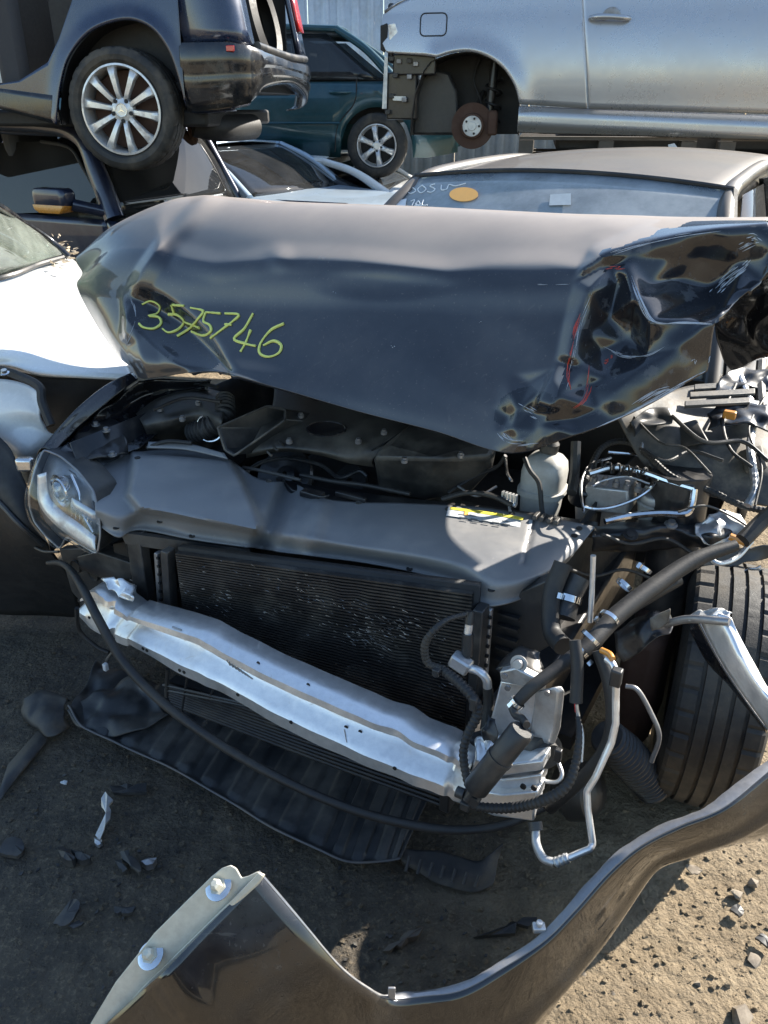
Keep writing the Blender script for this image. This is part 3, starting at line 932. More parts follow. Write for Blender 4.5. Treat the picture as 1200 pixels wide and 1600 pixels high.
# air guide lip under the cover on the left
ob('air_guide', prism([GZ(188, 832, .70), GZ(380, 858, .69), GZ(384, 868, .672), GZ(300, 866, .668), GZ(196, 850, .66)], (0.01, .02, -.004)), M['plastic'], wreck)
# ---- lower intercooler
Ia, Ib = CW(258, 1068, .04), CW(695, 1200, .12)
Ic, Id = CW(268, 1100, .04), CW(690, 1258, .12)
sl = []
for k in range(9):
    t = k / 8
    a, b = Ia * (1 - t) + Ic * t, Ib * (1 - t) + Id * t
    sl.append(tube([a, (a + b) / 2 + Vector((0, 0, -.004)), b], .0042, 6, k=7))
ic = ob('intercooler', prism([Ia + WX * .012, Ib + WX * .012, Id + WX * .012, Ic + WX * .012], WX * .03), M['dark'], wreck)
ob('intercooler_tubes', sl, M['fin'], ic, kind='stuff')
ob('intercooler_end', box((Ib + Id) / 2 + UX * .012, (.025, .04, .11), UX, WX), M['plastic'], ic, bevel=.004)
gl = [tube([CW(255, 1070, .0), CW(385, 1100, .0)], .004, 6), tube([CW(258, 1078, .0), CW(390, 1104, .0)], .004, 6), tube([CW(292, 1060, .0), CW(284, 1112, .0)], .003, 6),
      tube([CW(262, 1045, .0), CW(260, 1088, .0)], .006, 6), tube([CW(334, 1075, .0), CW(328, 1090, .0)], .003, 6)]
ob('grille_remnant', gl, M['plastic'], wreck)

# ---- bumper beam: extruded aluminium section with two swages, dented
bt = [(118, 934), (150, 906), (178, 925), (205, 946), (216, 947), (300, 968), (350, 992), (450, 1040), (560, 1090), (640, 1128), (700, 1152), (742, 1182)]
bb = [(126, 958), (150, 986), (178, 1000), (205, 1008), (218, 1012), (300, 1060), (352, 1088), (450, 1140), (560, 1190), (640, 1220), (690, 1240), (722, 1254)]
bt[0] = (128, 930)
bw = [.07, .05, .03, .012, 0, -.015, -.02, -.02, -.015, -.005, .005, .02]
NB = 110
T_ = crom([CW(*p, w) for p, w in zip(bt, bw)], NB)
Bm = crom([CW(*p, w) for p, w in zip(bb, bw)], NB)
prof = [(.13, .040), (.15, .0), (.19, -.012), (.28, -.014), (.32, -.006), (.40, .012), (.50, .016), (.58, .010), (.66, -.006), (.74, -.014), (.92, -.012), (1.0, .0), (.99, .012)]
rows = []
for i in range(NB):
    s = i / (NB - 1)
    a, b = Vector(T_[i]), Vector(Bm[i])
    row = []
    for h, o in prof:
        d_ = o * (1.0 if .15 < s < .93 else .7) * 1.35
        p = a * (1 - h) + b * h + WX * d_
        dn = noise.noise(Vector((s * 9, h * 2, 4))) * .004 + noise.noise(Vector((s * 26, h * 5, 2))) * .0022
        dn += .016 * math.exp(-(((s - .19) / .012) ** 2)) + .010 * math.exp(-(((s - .80) / .03) ** 2)) * (1 - h) + .008 * math.exp(-(((s - .55) / .05) ** 2 + ((h - .9) / .2) ** 2))
        row.append(p + WX * dn + Vector((0, 0, dn * .3)))
    rows.append(row)
beam = ob('bumper_beam', gridgeo(rows), M['alu'], wreck, thick=.004, angle=34)
beam['label'] = 'bare dented aluminium bumper beam'
beam_bvh = BVHTree.FromPolygons([Vector(p) for p in gridgeo(rows)[0]], gridgeo(rows)[1])
for px, py in ((224, 1013), (230, 1016), (281, 1047), (288, 1050), (404, 1036), (482, 1070), (541, 1136), (563, 1143), (617, 1200), (124, 938), (140, 965), (455, 1128), (372, 1085)):
    q = on(beam_bvh, px, py, .0005)
    if q is not None:
        ob('bolt_hole', disc(q, -WX, .0045, .0015, 12), M['dark'], beam)
sc = [stroke(beam_bvh, [(355 + k * 4, 1031 + k * 3), (360 + k * 5, 1040 + k * 3)], .0012) for k in range(8)] + [stroke(beam_bvh, [(270, 980), (284, 985)], .002), stroke(beam_bvh, [(538, 1140), (542, 1160)], .0008)]
[ob('scrape_mark', g_, M['steel'], beam) for g_ in sc]
# crushed right end of the beam: stacked flanges of the crash can foot
def plate(pts, ext, mt, name, parent=wreck, bev=.003, thick=None):
    return ob(name, prism(pts, ext), mt, parent, bevel=bev)
fl = [[(742, 1182), (780, 1196), (848, 1188), (848, 1204), (780, 1214), (735, 1206)], [(735, 1208), (785, 1218), (846, 1210), (842, 1232), (780, 1240), (722, 1228)],
      [(722, 1230), (785, 1242), (840, 1236), (838, 1256), (780, 1262), (712, 1248)], [(700, 1244), (770, 1262), (836, 1258), (834, 1284), (772, 1276), (706, 1252)]]
for k, q in enumerate(fl):
    w_ = .02 + (.012 if k % 2 else -.008)
    g = [CW(x, y, w_ + .02 * sstep(700, 850, x)) for x, y in q]
    ob('beam_flange', prism(g, WX * .05 + Vector((0, 0, -.004))), M['alu'], beam, bevel=.004)
for px, py in ((818, 1228), (835, 1230)):
    ob('bolt_hole', disc(CW(px, py, .012), -WX, .006, .004, 14), M['dark'], beam)
# left end: crumpled chrome scrap and lamp bracket
def crumple(pts, nr, nc, amp, sc_, mt, name, parent, thick=.002, seed=0, angle=25):
    g = smooth_grid(pts, nr, nc)
    n_ = []
    for row in g:
        n_.append([Vector(p) + Vector((noise.noise(Vector(p) * sc_ + Vector((seed, 0, 0))), noise.noise(Vector(p) * sc_ + Vector((0, seed, 9))), noise.noise(Vector(p) * sc_ + Vector((5, 0, seed))))) * amp for p in row])
    return ob(name, gridgeo(n_), mt, parent, thick=thick, angle=angle)
crumple([[CW(160, 905, .05), CW(185, 902, .05), CW(208, 912, .06)], [CW(165, 916, .03), CW(185, 925, .03), CW(208, 930, .03)], [CW(175, 925, .03), CW(190, 935, .02), CW(206, 942, .02)]], 12, 14, .010, 40, M['alu'], 'torn_bracket', wreck)
plate([CW(120, 870, .12), CW(150, 862, .12), CW(205, 880, .12), CW(206, 905, .12), CW(160, 905, .12), CW(125, 890, .12)], WX * .03, M['plastic'], 'lamp_bracket')
plate([CW(196, 838, .11), CW(216, 835, .11), CW(235, 960, .11), CW(212, 950, .11)], WX * .03, M['plastic'], 'lamp_bracket')
plate([CW(176, 850, .14), CW(196, 846, .14), CW(208, 900, .14), CW(180, 890, .14)], WX * .03, M['dark'], 'lamp_bracket')

plate([CW(x, y, .17) for x, y in ((92, 858), (150, 856), (206, 872), (214, 962), (150, 968), (112, 925))], WX * .03, M['plastic'], 'bumper_support')
for px, py in ((146, 898), (118, 885), (180, 905)):
    ob('support_hole', lathe([(0, .0005), (0, .016), (.003, .019), (.0, .021)], CW(px, py, .166), -WX, 18), M['dark'], wreck)
# ---- headlamp on the left
hl_out = [(68, 702), (56, 730), (46, 768), (46, 792), (54, 816), (72, 838), (94, 858), (104, 838), (128, 852), (152, 866), (157, 836), (155, 806), (147, 768), (122, 736), (96, 714)]
hl_w = [.165, .135, .105, .098, .092, .086, .08, .082, .072, .06, .075, .09, .115, .155, .18]
rim = [CW(x, y, w) for (x, y), w in zip(hl_out, hl_w)]
rim_s = [Vector(p) for p in lin(rim + rim[:1], 91)][:-1]
rim_s = [(rim_s[i - 1] + rim_s[i] * 2 + rim_s[(i + 1) % 90]) / 4 for i in range(90)]
cen = CW(102, 788, .11)
rows = []
for k, (q, o) in enumerate(((1.0, .0), (.985, .010), (.93, .018), (.78, .024), (.5, .028), (.25, .030), (.02, .030))):
    rows.append([cen + (p - cen) * q - WX * o - UX * o * .35 for p in rim_s])
lens = ob('headlamp', gridgeo([[cen + (p - cen) * q + WX * o for p in rim_s] for q, o in ((1.0, .002), (.97, .05), (.75, .10), (.02, .11))], cv=True), M['plastic'], wreck, angle=60)
lens['label'] = 'headlamp with cracked clear lens'
ob('lens', gridgeo(rows, cv=True), M['glass_lens'], lens, angle=90)
ob('lens_edge', tube(rim_s + rim_s[:1], .0028, 6, k=140, smooth=False), M['steel'], lens)
ob('reflector', lathe([(-.05, .012), (-.035, .030), (-.01, .041), (.008, .046)], CW(98, 766, .125), -WX - UX * .2, 36), M['chrome'], lens)
ob('projector', lathe([(0, .032), (.012, .028), (.022, .019), (.027, .0005)], CW(98, 766, .118), -WX - UX * .2, 28), M['glass_lens'], lens)
ob('projector_ring', lathe([(-.01, .031), (.006, .035), (.010, .033), (.010, .030)], CW(98, 766, .114), -WX - UX * .2, 32), M['chrome'], lens)
swo = [CW(58, 742, .105), CW(60, 785, .09), CW(80, 814, .078), (CW(112, 840, .07)), CW(150, 864, .06)]
swi = [CW(72, 738, .115), CW(78, 776, .105), CW(97, 798, .095), CW(124, 818, .085), CW(149, 838, .075)]
so_, si_ = crom(swo, 30), crom(swi, 30)
ob('bezel', gridgeo([[Vector(a_) * (1 - f) + Vector(b_) * f - WX * .004 * math.sin(math.pi * f) for f in (0, .3, .7, 1)] for a_, b_ in zip(so_, si_)]), M['rim'], lens, thick=.003)
ob('bezel', tube([CW(112, 742, .14), CW(124, 772, .115), CW(128, 800, .10), CW(146, 832, .08)], .0035, 8), M['chrome'], lens)
ob('indicator', gridgeo([[CW(x0 * (1 - f) + x1 * f, y0 * (1 - f) + y1 * f, .095) for f in np.linspace(0, 1, 6)] for x0, y0, x1, y1 in ((112, 800, 148, 828), (110, 790, 150, 815), (112, 778, 150, 800))]), M['silver'], lens, thick=.002)
ob('lamp_baffle', gridgeo([[cen + (p - cen) * q + WX * .022 for p in rim_s[::3]] for q in (.95, .6, .3, .02)], cv=True), M['steel'], lens, thick=.002)
for k in range(6):
    a_, b_ = CW(112 + 6 * k, 806 + 4 * k, .09), CW(113 + 6 * k, 792 + 4 * k, .09)
    ob('indicator_rib', tube([a_, b_], .0012, 5), M['chrome'], lens)

# ---- left wing (in the photo): painted edge, inner plastics
we = [(204, 583), (165, 602), (122, 636), (88, 672), (62, 702)]
wi = [(216, 592), (196, 606), (160, 636), (118, 672), (84, 708)]
rows = []
for k, (a, b) in enumerate(zip(we, wi)):
    s = k / 4
    o = CU(*a, -.86)
    i_ = GZ(*b, o.z - .012)
    low = [o + Vector((0, 0, -.05)) - UX * .03, o + Vector((0, 0, -.18)) - UX * .045, o + Vector((0, 0, -.34)) - UX * .05]
    rows.append([i_, (i_ + o) / 2 + Vector((0, 0, .006)), o] + low)
rr_ = smooth_grid(rows, 30, 30)
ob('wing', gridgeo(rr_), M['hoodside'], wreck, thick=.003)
rows = [[GZ(x, y, z) for x, y, z in r] for r in (
    [(216, 594, .92), (260, 590, .91), (330, 596, .90)], [(178, 628, .88), (230, 620, .86), (320, 612, .86)], [(130, 668, .84), (190, 662, .82), (230, 690, .79)], [(92, 706, .82), (140, 712, .795), (205, 706, .775)])]
crumple(rows, 24, 24, .010, 14, M['hoodside'], 'inner_wing', wreck, thick=.004)
rows = [[GZ(x, y, z) for x, y, z in r] for r in ([(125, 655, .84), (150, 640, .85), (185, 660, .84)], [(118, 680, .83), (160, 676, .83), (200, 690, .81)], [(100, 712, .81), (150, 716, .80), (200, 708, .79)])]
crumple(rows, 16, 16, .008, 25, M['black_steel'], 'slam_panel', wreck, thick=.006, seed=3)
for px, py, z in ((166, 674, .845), (150, 665, .845), (176, 712, .80), (140, 690, .83)):
    ob('bolt', [lathe([(0, .012), (.004, .012), (.004, .007), (.012, .007), (.012, .0003)], GZ(px, py, z), (0, 0, 1), 12)], M['steel'], wreck)
ob('lamp_top', gridgeo([[GZ(x, y, z) for x, y, z in r] for r in ([(72, 706, .80), (110, 712, .79), (150, 735, .77)], [(90, 722, .79), (120, 740, .775), (150, 770, .75)], [(118, 740, .78), (140, 765, .76), (152, 800, .73)])]), M['plastic'], wreck, thick=.004)
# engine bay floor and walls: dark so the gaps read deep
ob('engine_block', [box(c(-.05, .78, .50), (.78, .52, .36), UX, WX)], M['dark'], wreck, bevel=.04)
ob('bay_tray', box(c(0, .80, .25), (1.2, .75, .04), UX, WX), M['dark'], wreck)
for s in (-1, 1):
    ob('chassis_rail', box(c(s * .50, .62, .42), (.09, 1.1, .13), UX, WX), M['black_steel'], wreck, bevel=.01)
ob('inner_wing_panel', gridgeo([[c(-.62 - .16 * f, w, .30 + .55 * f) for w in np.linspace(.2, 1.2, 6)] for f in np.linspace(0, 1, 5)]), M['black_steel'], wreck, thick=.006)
# air box, intake duct and bellows
airbox = [[GZ(x, y, z) for x, y, z in r] for r in ([(205, 640, .80), (240, 615, .84), (300, 602, .86), (345, 612, .86)], [(215, 650, .84), (250, 635, .865), (305, 622, .88), (350, 640, .88)], [(225, 668, .83), (260, 660, .85), (310, 650, .86), (345, 665, .86)], [(235, 695, .74), (270, 692, .74), (310, 690, .74), (345, 695, .74)])]
ob('air_box', gridgeo(smooth_grid(airbox, 24, 24)), M['engine'], wreck, thick=.004, angle=60)
ob('air_box_rim', tube([GZ(196, 652, .83), GZ(205, 640, .835), GZ(240, 617, .86), GZ(300, 600, .88), GZ(340, 604, .89)], .006, 6), M['plastic'], wreck)
ob('intake_bellows', [tube([GZ(300, 676, .80), GZ(328, 668, .83), GZ(350, 650, .86), GZ(352, 622, .89)], [.034, .036, .032, .028], 20, corr=(.014, .16)),
                      ], M['rubber'], wreck)
ob('hose_clamp', tube([GZ(328, 668, .83) + Vector((.038 * math.cos(a), .012 * math.sin(a), .038 * math.sin(a))) for a in np.linspace(0, 2 * math.pi, 20)], .0035, 6, k=40), M['chrome'], wreck)
duct_o = [GZ(x, y, z) for x, y, z in ((340, 668, .865), (418, 634, .905), (447, 640, .90), (446, 656, .885), (366, 712, .80), (352, 704, .81))]
ins = (sum(duct_o, Vector()) / 6)
in_dir = (c(-.30, .75, .80) - ins).normalized() * .13
din = [ins + (p - ins) * .93 for p in duct_o]
def ring(a, b):
    n_ = len(a)
    return [tuple(p) for p in a] + [tuple(p) for p in b], [(i, (i + 1) % n_, (i + 1) % n_ + n_, i + n_) for i in range(n_)]
db = [p * .8 + ins * .2 + in_dir for p in duct_o]
duct = ob('intake_duct', [ring(duct_o, din), ring(duct_o, db), ring(din, [p * .95 + (ins + in_dir) * .05 for p in db])], M['plastic'], wreck, bevel=.003)
ob('duct_bottom', [([tuple(p) for p in db], [tuple(range(6))])], M['dark'], duct)
ob('duct_lip', tube(duct_o + duct_o[:1], .0035, 6, smooth=False, k=50), M['dusty_plastic'], duct)
# engine cover
ec = [[GZ(x, y, z) for x, y, z in r] for r in (
    [(430, 590, .87), (500, 606, .88), (560, 622, .88), (610, 636, .88), (655, 648, .88)],
    [(425, 636, .86), (490, 638, .875), (550, 650, .875), (600, 662, .875), (645, 668, .875)],
    [(405, 672, .84), (470, 667, .86), (530, 677, .86), (575, 688, .86), (618, 690, .86)],
    [(388, 704, .80), (440, 698, .825), (500, 704, .83), (545, 714, .825), (584, 717, .82)],
    [(384, 716, .77), (440, 706, .80), (500, 712, .805), (545, 724, .80), (584, 730, .79)])]
eg = smooth_grid(ec, 40, 60)
ecov = ob('engine_cover', gridgeo(eg), M['engine'], wreck, thick=.006, angle=60)
ebvh = BVHTree.FromPolygons([Vector(p) for p in gridgeo(eg)[0]], gridgeo(eg)[1])
ov = [on(ebvh, 510 + 30 * math.cos(a), 671 + 11 * math.sin(a), .001) for a in np.linspace(0, 2 * math.pi, 24, endpoint=False)]
ob('oil_cap_well', [(lambda a: (a[0], a[1]))(ring(ov, [p + Vector((0, .01, -.02)) for p in ov])), ([tuple(p + Vector((0, 0, .002))) for p in ov], [tuple(range(24))])], M['gloss_black'], ecov)
ob('oil_cap_rim', tube(ov + ov[:1], .003, 6, k=60), M['gloss_black'], ecov)
ob('cover_seam', stroke(ebvh, [(580, 704), (606, 690), (640, 668)], .003), M['dark'], ecov)
ob('cover_highlight_trim', stroke(ebvh, [(588, 701), (610, 686)], .0022), M['dusty_plastic'], ecov)
bx_ = [GZ(x, y, .80) for x, y in ((578, 715), (610, 690), (700, 706), (770, 700), (745, 760), (700, 770), (640, 765))]
bx = ob('throttle_box', [hull([GZ(640, 658, .885), GZ(780, 690, .88), GZ(604, 694, .865), GZ(686, 716, .86), GZ(765, 716, .85), GZ(581, 714, .835), GZ(666, 732, .825), GZ(590, 768, .71), GZ(660, 785, .70), GZ(735, 772, .70), GZ(770, 735, .80)])], M['engine'], wreck, bevel=.012, angle=30)
ob('belt_guard', [tube([GZ(382, 740, .735), GZ(410, 722, .75), GZ(450, 716, .755), GZ(500, 726, .75), GZ(530, 746, .74), GZ(560, 736, .75), GZ(574, 744, .74)], .006, 8)], M['plastic'], wreck)
ob('pulley', [lathe([(0, .02), (0, .085), (.02, .09), (.03, .085), (.03, .02)], GZ(450, 748, .68), Vector((-.3, -.6, .6)), 36), lathe([(0, .01), (.02, .03), (.025, .01)], GZ(450, 746, .70), Vector((-.3, -.6, .6)), 20)], M['black_steel'], wreck)
ob('pulley', [lathe([(0, .01), (0, .05), (.02, .05), (.02, .01)], GZ(550, 755, .68), Vector((-.3, -.6, .6)), 28)], M['dark'], wreck)
# odds and ends of the bay: loom, vacuum hoses, fasteners
for pts_, r_, mt_ in (([(470, 742, .76), (520, 752, .77), (570, 758, .77), (640, 772, .765)], .006, 'rubber'), ([(690, 780, .76), (730, 770, .78), (770, 775, .78), (800, 790, .77)], .007, 'rubber'), ([(700, 770, .74), (740, 745, .78), (775, 730, .82), (790, 712, .86)], .005, 'rubber'),
                      ([(380, 730, .76), (420, 738, .77), (470, 750, .77)], .005, 'plastic'), ([(240, 640, .90), (290, 622, .91), (345, 628, .91)], .005, 'rubber'), ([(230, 700, .80), (260, 690, .82), (300, 692, .82)], .006, 'rubber'), ([(716, 760, .76), (745, 775, .76), (776, 760, .78)], .0035, 'steel')):
    ob('bay_hose', tube([GZ(*p) for p in pts_], r_, 8), M[mt_], wreck)
for px, py, z_ in ((452, 690, .85), (560, 690, .862), (470, 650, .878), (600, 676, .875), (632, 720, .86), (720, 712, .862), (250, 640, .872), (310, 630, .885), (285, 655, .865)):
    ob('fastener', lathe([(-.004, .009), (.004, .009), (.006, .006), (.010, .006), (.010, .0003)], GZ(px, py, z_), (0, -.1, 1), 10), M['steel'], wreck)
for k in range(7):
    a_, b_ = GZ(418 + 9 * k, 706 - 9 * k + 1.2 * k * k * .3, .832), GZ(424 + 9 * k, 712 - 9 * k + 1.2 * k * k * .3, .832)
    ob('moulded_rib', tube([a_, b_], .0035, 6), M['engine'], wreck)
ob('rear_ledge', gridgeo(smooth_grid([[GZ(x, y, z) for x, y, z in r] for r in ([(232, 690, .815), (290, 692, .815), (350, 708, .812)], [(230, 699, .806), (290, 702, .806), (356, 717, .803)])], 4, 20)), M['cover'], cov, thick=.004)
# slam panel under the cover, latch
ob('front_panel', [prism([GZ(440, 748, .745), GZ(520, 764, .745), GZ(640, 778, .745), GZ(780, 792, .742), GZ(935, 815, .735), GZ(935, 826, .735), GZ(780, 800, .742), GZ(640, 790, .745), GZ(510, 782, .745), GZ(455, 765, .745)], (0, 0, -.03))], M['black_steel'], wreck, bevel=.004)
ob('bonnet_latch', [box(GZ(488, 772, .765), (.06, .03, .015), UX, WX), tube([GZ(470, 768, .775), GZ(500, 776, .778), GZ(514, 774, .775)], .004, 6), box(GZ(548, 776, .762), (.09, .012, .012), UX, WX)], M['black_steel'], wreck, bevel=.003)

# ================================================================== WRECK: CRUSHED RIGHT SIDE OF THE BAY
# coolant reservoir (rests at z about .8)
rc = GZ(848, 762, .76)
up_t = Vector((.03, .0, 1)).normalized()
def sq_lathe(prof, cc, n=40, e=1.0):
    rows = []
    for h, r in prof:
        row = []
        for j in range(n):
            a = 2 * math.pi * j / n
            q = (abs(math.cos(a)) ** 3.2 + abs(math.sin(a)) ** 3.2) ** (-1 / 3.2)
            row.append(Vector(cc) + UX * (r * q * math.cos(a)) + WX * (r * q * e * math.sin(a)) + up_t * h)
        rows.append(row)
    return gridgeo(rows, cv=True)
tank = ob('coolant_tank', sq_lathe([(-.11, .001), (-.11, .040), (-.10, .047), (-.03, .051), (-.012, .053), (-.010, .061), (.004, .061), (.006, .055), (.05, .056), (.075, .052), (.09, .040), (.097, .022), (.10, .001)], rc, 44), M['tank'], wreck, angle=60)
ob('tank_cap', lathe([(.0, .024), (.022, .026), (.03, .02), (.03, .0005)], rc + up_t * .10 + WX * .01, up_t, 20), M['plastic'], tank)
ob('overflow_hose', tube([GZ(820, 716, .87), GZ(828, 735, .85), GZ(842, 755, .82), GZ(846, 790, .77), GZ(848, 806, .75)], .0065, 8), M['rubber'], wreck)
# small chrome connector left of it
ob('connector', [box(GZ(786 + 5 * k, 776 + 1.5 * k, .78), (.005, .012, .03), UX, WX) for k in range(5)] + [tube([GZ(784, 780, .775), GZ(806, 790, .77)], .006, 8), tube([GZ(795, 786, .77), GZ(797, 800, .76)], .004, 6)], M['alu_rough'], wreck)
ob('wire', tube([GZ(790, 715, .85), GZ(793, 740, .83), GZ(800, 752, .82)], .004, 6), M['chrome'], wreck)
# ABS block with valves
e3 = (UX + Vector((0, 0, .12))).normalized()
absb = ob('brake_valve_block', box(GZ(955, 772, .77), (.11, .09, .07), e3, WX), M['alu_rough'], wreck, bevel=.006)
for k in range(5):
    q = GZ(928 + 17 * k, 752 + 4 * k, .815)
    ob('valve', [lathe([(0, .009), (.012, .009), (.014, .006), (.022, .006), (.022, .0004)], q, (0, 0, 1), 12)], M['steel'], absb)
ob('lower_block', box(GZ(940, 795, .70), (.12, .09, .08), e3, WX), M['tank'], absb, bevel=.008)
ob('motor', lathe([(0, .0005), (0, .03), (.05, .03), (.055, .025), (.055, .0005)], GZ(905, 780, .74), UX * .3 - WX * .3 + Vector((0, 0, .9)), 24), M['black_steel'], absb)
# brake fluid reservoir
bf = GZ(1025, 785, .77)
bres = ob('brake_reservoir', lathe([(-.06, .0005), (-.06, .035), (-.01, .044), (.0, .046), (.004, .042), (.004, .0005)], bf, (0, 0, 1), 30), M['tank'], wreck)
ob('reservoir_cap', [lathe([(.004, .044), (.012, .046), (.024, .043), (.028, .036), (.03, .0005)], bf, (.05, 0, 1), 36)] +
   [box(bf + Vector((.02 * math.cos(a), .02 * math.sin(a), .032)), (.03, .008, .012), (math.cos(a), math.sin(a), 0), (-math.sin(a), math.cos(a), 0)) for a in (.3, .3 + 2.09, .3 + 4.18)], M['alu_rough'], bres, bevel=.002)
# brake lines
def pipe(pts, r, mt, name='brake_line', n=8, **kw):
    return ob(name, tube([GZ(*p) for p in pts], r, n, **kw), mt, wreck)
pipe([(912, 800, .80), (908, 770, .83), (911, 745, .845), (925, 725, .86), (955, 715, .87)], .0035, M['chrome'])
pipe([(912, 792, .79), (935, 795, .795), (965, 790, .80), (1000, 775, .82), (1025, 752, .84), (1018, 730, .85), (1000, 712, .86), (950, 706, .87)], .0045, M['chrome'])
pipe([(920, 740, .85), (960, 730, .86), (1005, 738, .86), (1045, 752, .855), (1085, 764, .85)], .0075, M['chrome'], 'coolant_pipe')
pipe([(1085, 764, .85), (1082, 785, .82), (1076, 800, .80), (1064, 803, .795), (1030, 802, .79), (985, 806, .78), (945, 815, .77)], .0085, M['chrome'], 'coolant_pipe')
pipe([(925, 760, .83), (945, 750, .835), (980, 745, .84), (1015, 756, .83)], .003, M['alu_rough'])
pipe([(915, 750, .84), (940, 700, .88), (975, 690, .89), (1005, 705, .88), (1050, 745, .86), (1105, 765, .84), (1160, 790, .82), (1210, 800, .81)], .0085, M['rubber'], 'wiring_loom', corr=(.010, .12))
pipe([(1000, 640, .95), (996, 670, .92), (1003, 690, .90), (1002, 705, .88)], .004, M['steel'], 'cable')
pipe([(985, 650, .94), (975, 690, .90)], .003, M['rubber'], 'cable')
pipe([(900, 690, .90), (898, 740, .83), (893, 770, .80)], .013, M['plastic'], 'bracket_post')
for k in range(6):
    q = [(930 + 14 * k, 735 + 2 * k, .85), (932 + 14 * k, 722 + 3 * k, .87), (940 + 14 * k, 722 + 2 * k, .87), (941 + 14 * k, 738 + 2 * k, .85)]
    pipe(q, .003, M['rubber'], 'valve_wire')
# strut tower and scuttle panels on the far side, dusty
rows = [[GZ(x, y, z) for x, y, z in r] for r in (
    [(960, 640, .98), (1040, 610, .98), (1110, 600, .98), (1205, 590, .99)],
    [(985, 690, .90), (1040, 662, .94), (1120, 660, .93), (1205, 660, .92)],
    [(1010, 730, .84), (1060, 712, .88), (1130, 716, .88), (1205, 730, .87)],
    [(1030, 760, .78), (1080, 770, .80), (1140, 780, .80), (1205, 790, .80)])]
crumple(rows, 50, 50, .009, 9, M['dusty_plastic'], 'strut_tower', wreck, thick=.005, angle=40)
rows = [[GZ(x, y, z) for x, y, z in r] for r in ([(1000, 655, .95), (1060, 640, .96), (1130, 648, .95)], [(1015, 690, .93), (1075, 672, .95), (1140, 690, .93)])]
ob('scuttle_block', [hull([GZ(1052, 665, .93), GZ(1088, 655, .95), GZ(1108, 690, .93), GZ(1068, 700, .90), GZ(1052, 665, .88), GZ(1108, 690, .88), GZ(1068, 700, .86)])], M['dusty_plastic'], wreck, bevel=.004)
ob('fuse_box', [hull([GZ(1155, 705, .90), GZ(1190, 695, .92), GZ(1200, 730, .90), GZ(1165, 740, .87), GZ(1155, 705, .84), GZ(1200, 730, .83)])], M['dusty_plastic'], wreck, bevel=.004)
for k, (y0, x0, x1) in enumerate(((600, 1085, 1175), (612, 1078, 1180), (626, 1070, 1172))):
    pl = ob('scuttle_louvre', prism([GZ(x0, y0, .99), GZ(x1, y0 - 6, .99), GZ(x1, y0 + 2, .985), GZ(x0, y0 + 8, .985)], (0, 0, -.008)), M['dusty_plastic'], wreck, bevel=.002)
pipe([(1150, 575, 1.0), (1165, 610, .98), (1178, 650, .95), (1172, 700, .92), (1180, 760, .88), (1168, 790, .85)], .010, M['alu_rough'], 'cable_sleeve', corr=(.02, .1))
pipe([(1190, 560, 1.0), (1188, 600, .98), (1192, 650, .95)], .014, M['rubber'], 'cable')
ob('connector', [box(GZ(1140, 648, .97), (.03, .02, .02), UX, WX)], M['amber'], wreck, bevel=.003)
ob('connector', [box(GZ(1168, 632, .97), (.05, .03, .02), UX, WX)], M['alu_rough'], wreck, bevel=.003)
# clutter of broken plastics, brackets and wires over the strut tower
for k, (q, mt_, am) in enumerate((
        ([[(1108, 640, .97), (1150, 628, .98), (1200, 632, .98)], [(1104, 668, .94), (1150, 664, .95), (1205, 672, .95)]], 'black_steel', .014),
        ([[(985, 660, .95), (1010, 640, .97), (1046, 636, .97)], [(992, 684, .92), (1020, 668, .94), (1050, 660, .95)]], 'plastic', .012),
        ([[(1125, 590, 1.0), (1160, 575, 1.01), (1205, 580, 1.01)], [(1120, 612, .98), (1165, 604, .985), (1205, 610, .98)]], 'black_steel', .014),
        ([[(1095, 868, .66), (1140, 862, .66), (1210, 850, .68)], [(1100, 886, .63), (1140, 884, .63), (1210, 872, .64)]], 'plastic', .012),
        ([[(1110, 902, .62), (1150, 896, .62), (1190, 885, .63)], [(1104, 912, .60), (1150, 908, .60), (1192, 896, .61)]], 'alu_rough', .008))):
    crumple([[GZ(*p) for p in r] for r in q], 16, 22, am, 24, M[mt_], 'broken_bracket', wreck, thick=.004, seed=k * 3)
for k, q in enumerate(([(980, 640, .96), (1030, 690, .93), (1070, 700, .93), (1110, 740, .90)], [(1150, 600, .99), (1130, 650, .96), (1140, 700, .93), (1175, 730, .91)], [(1050, 650, .97), (1100, 690, .94), (1160, 690, .94), (1200, 720, .92)],
                       [(1195, 620, .98), (1170, 670, .95), (1190, 730, .91), (1180, 790, .86)], [(1000, 700, .92), (1040, 720, .91), (1080, 705, .92), (1130, 720, .92)], [(940, 835, .77), (985, 850, .74), (1040, 842, .74), (1090, 870, .70)],
                       [(1060, 800, .82), (1100, 790, .83), (1140, 805, .81), (1180, 830, .78)], [(890, 890, .70), (930, 900, .66), (975, 890, .66), (1020, 905, .63)])):
    pipe(q, .0028 + .0012 * (k % 3), M['rubber' if k % 2 else 'plastic'], 'loose_wire')
# crumpled dark wing sheet hanging at the right border
rows = [[CW(x, y, w) for x, y, w in r] for r in (
    [(1095, 372, .80), (1150, 352, .84), (1215, 346, .86), (1270, 345, .86)],
    [(1110, 430, .84), (1160, 410, .86), (1215, 400, .84), (1270, 400, .82)],
    [(1115, 490, .88), (1165, 470, .86), (1205, 460, .80), (1270, 455, .76)],
    [(1118, 540, .95), (1160, 535, .92), (1195, 520, .86), (1270, 520, .80)],
    [(1140, 575, 1.0), (1160, 572, .98), (1195, 560, .92), (1270, 560, .85)])]
crumple(rows, 40, 40, .018, 11, M['hoodside'], 'crumpled_wing', wreck, thick=.004, angle=30)
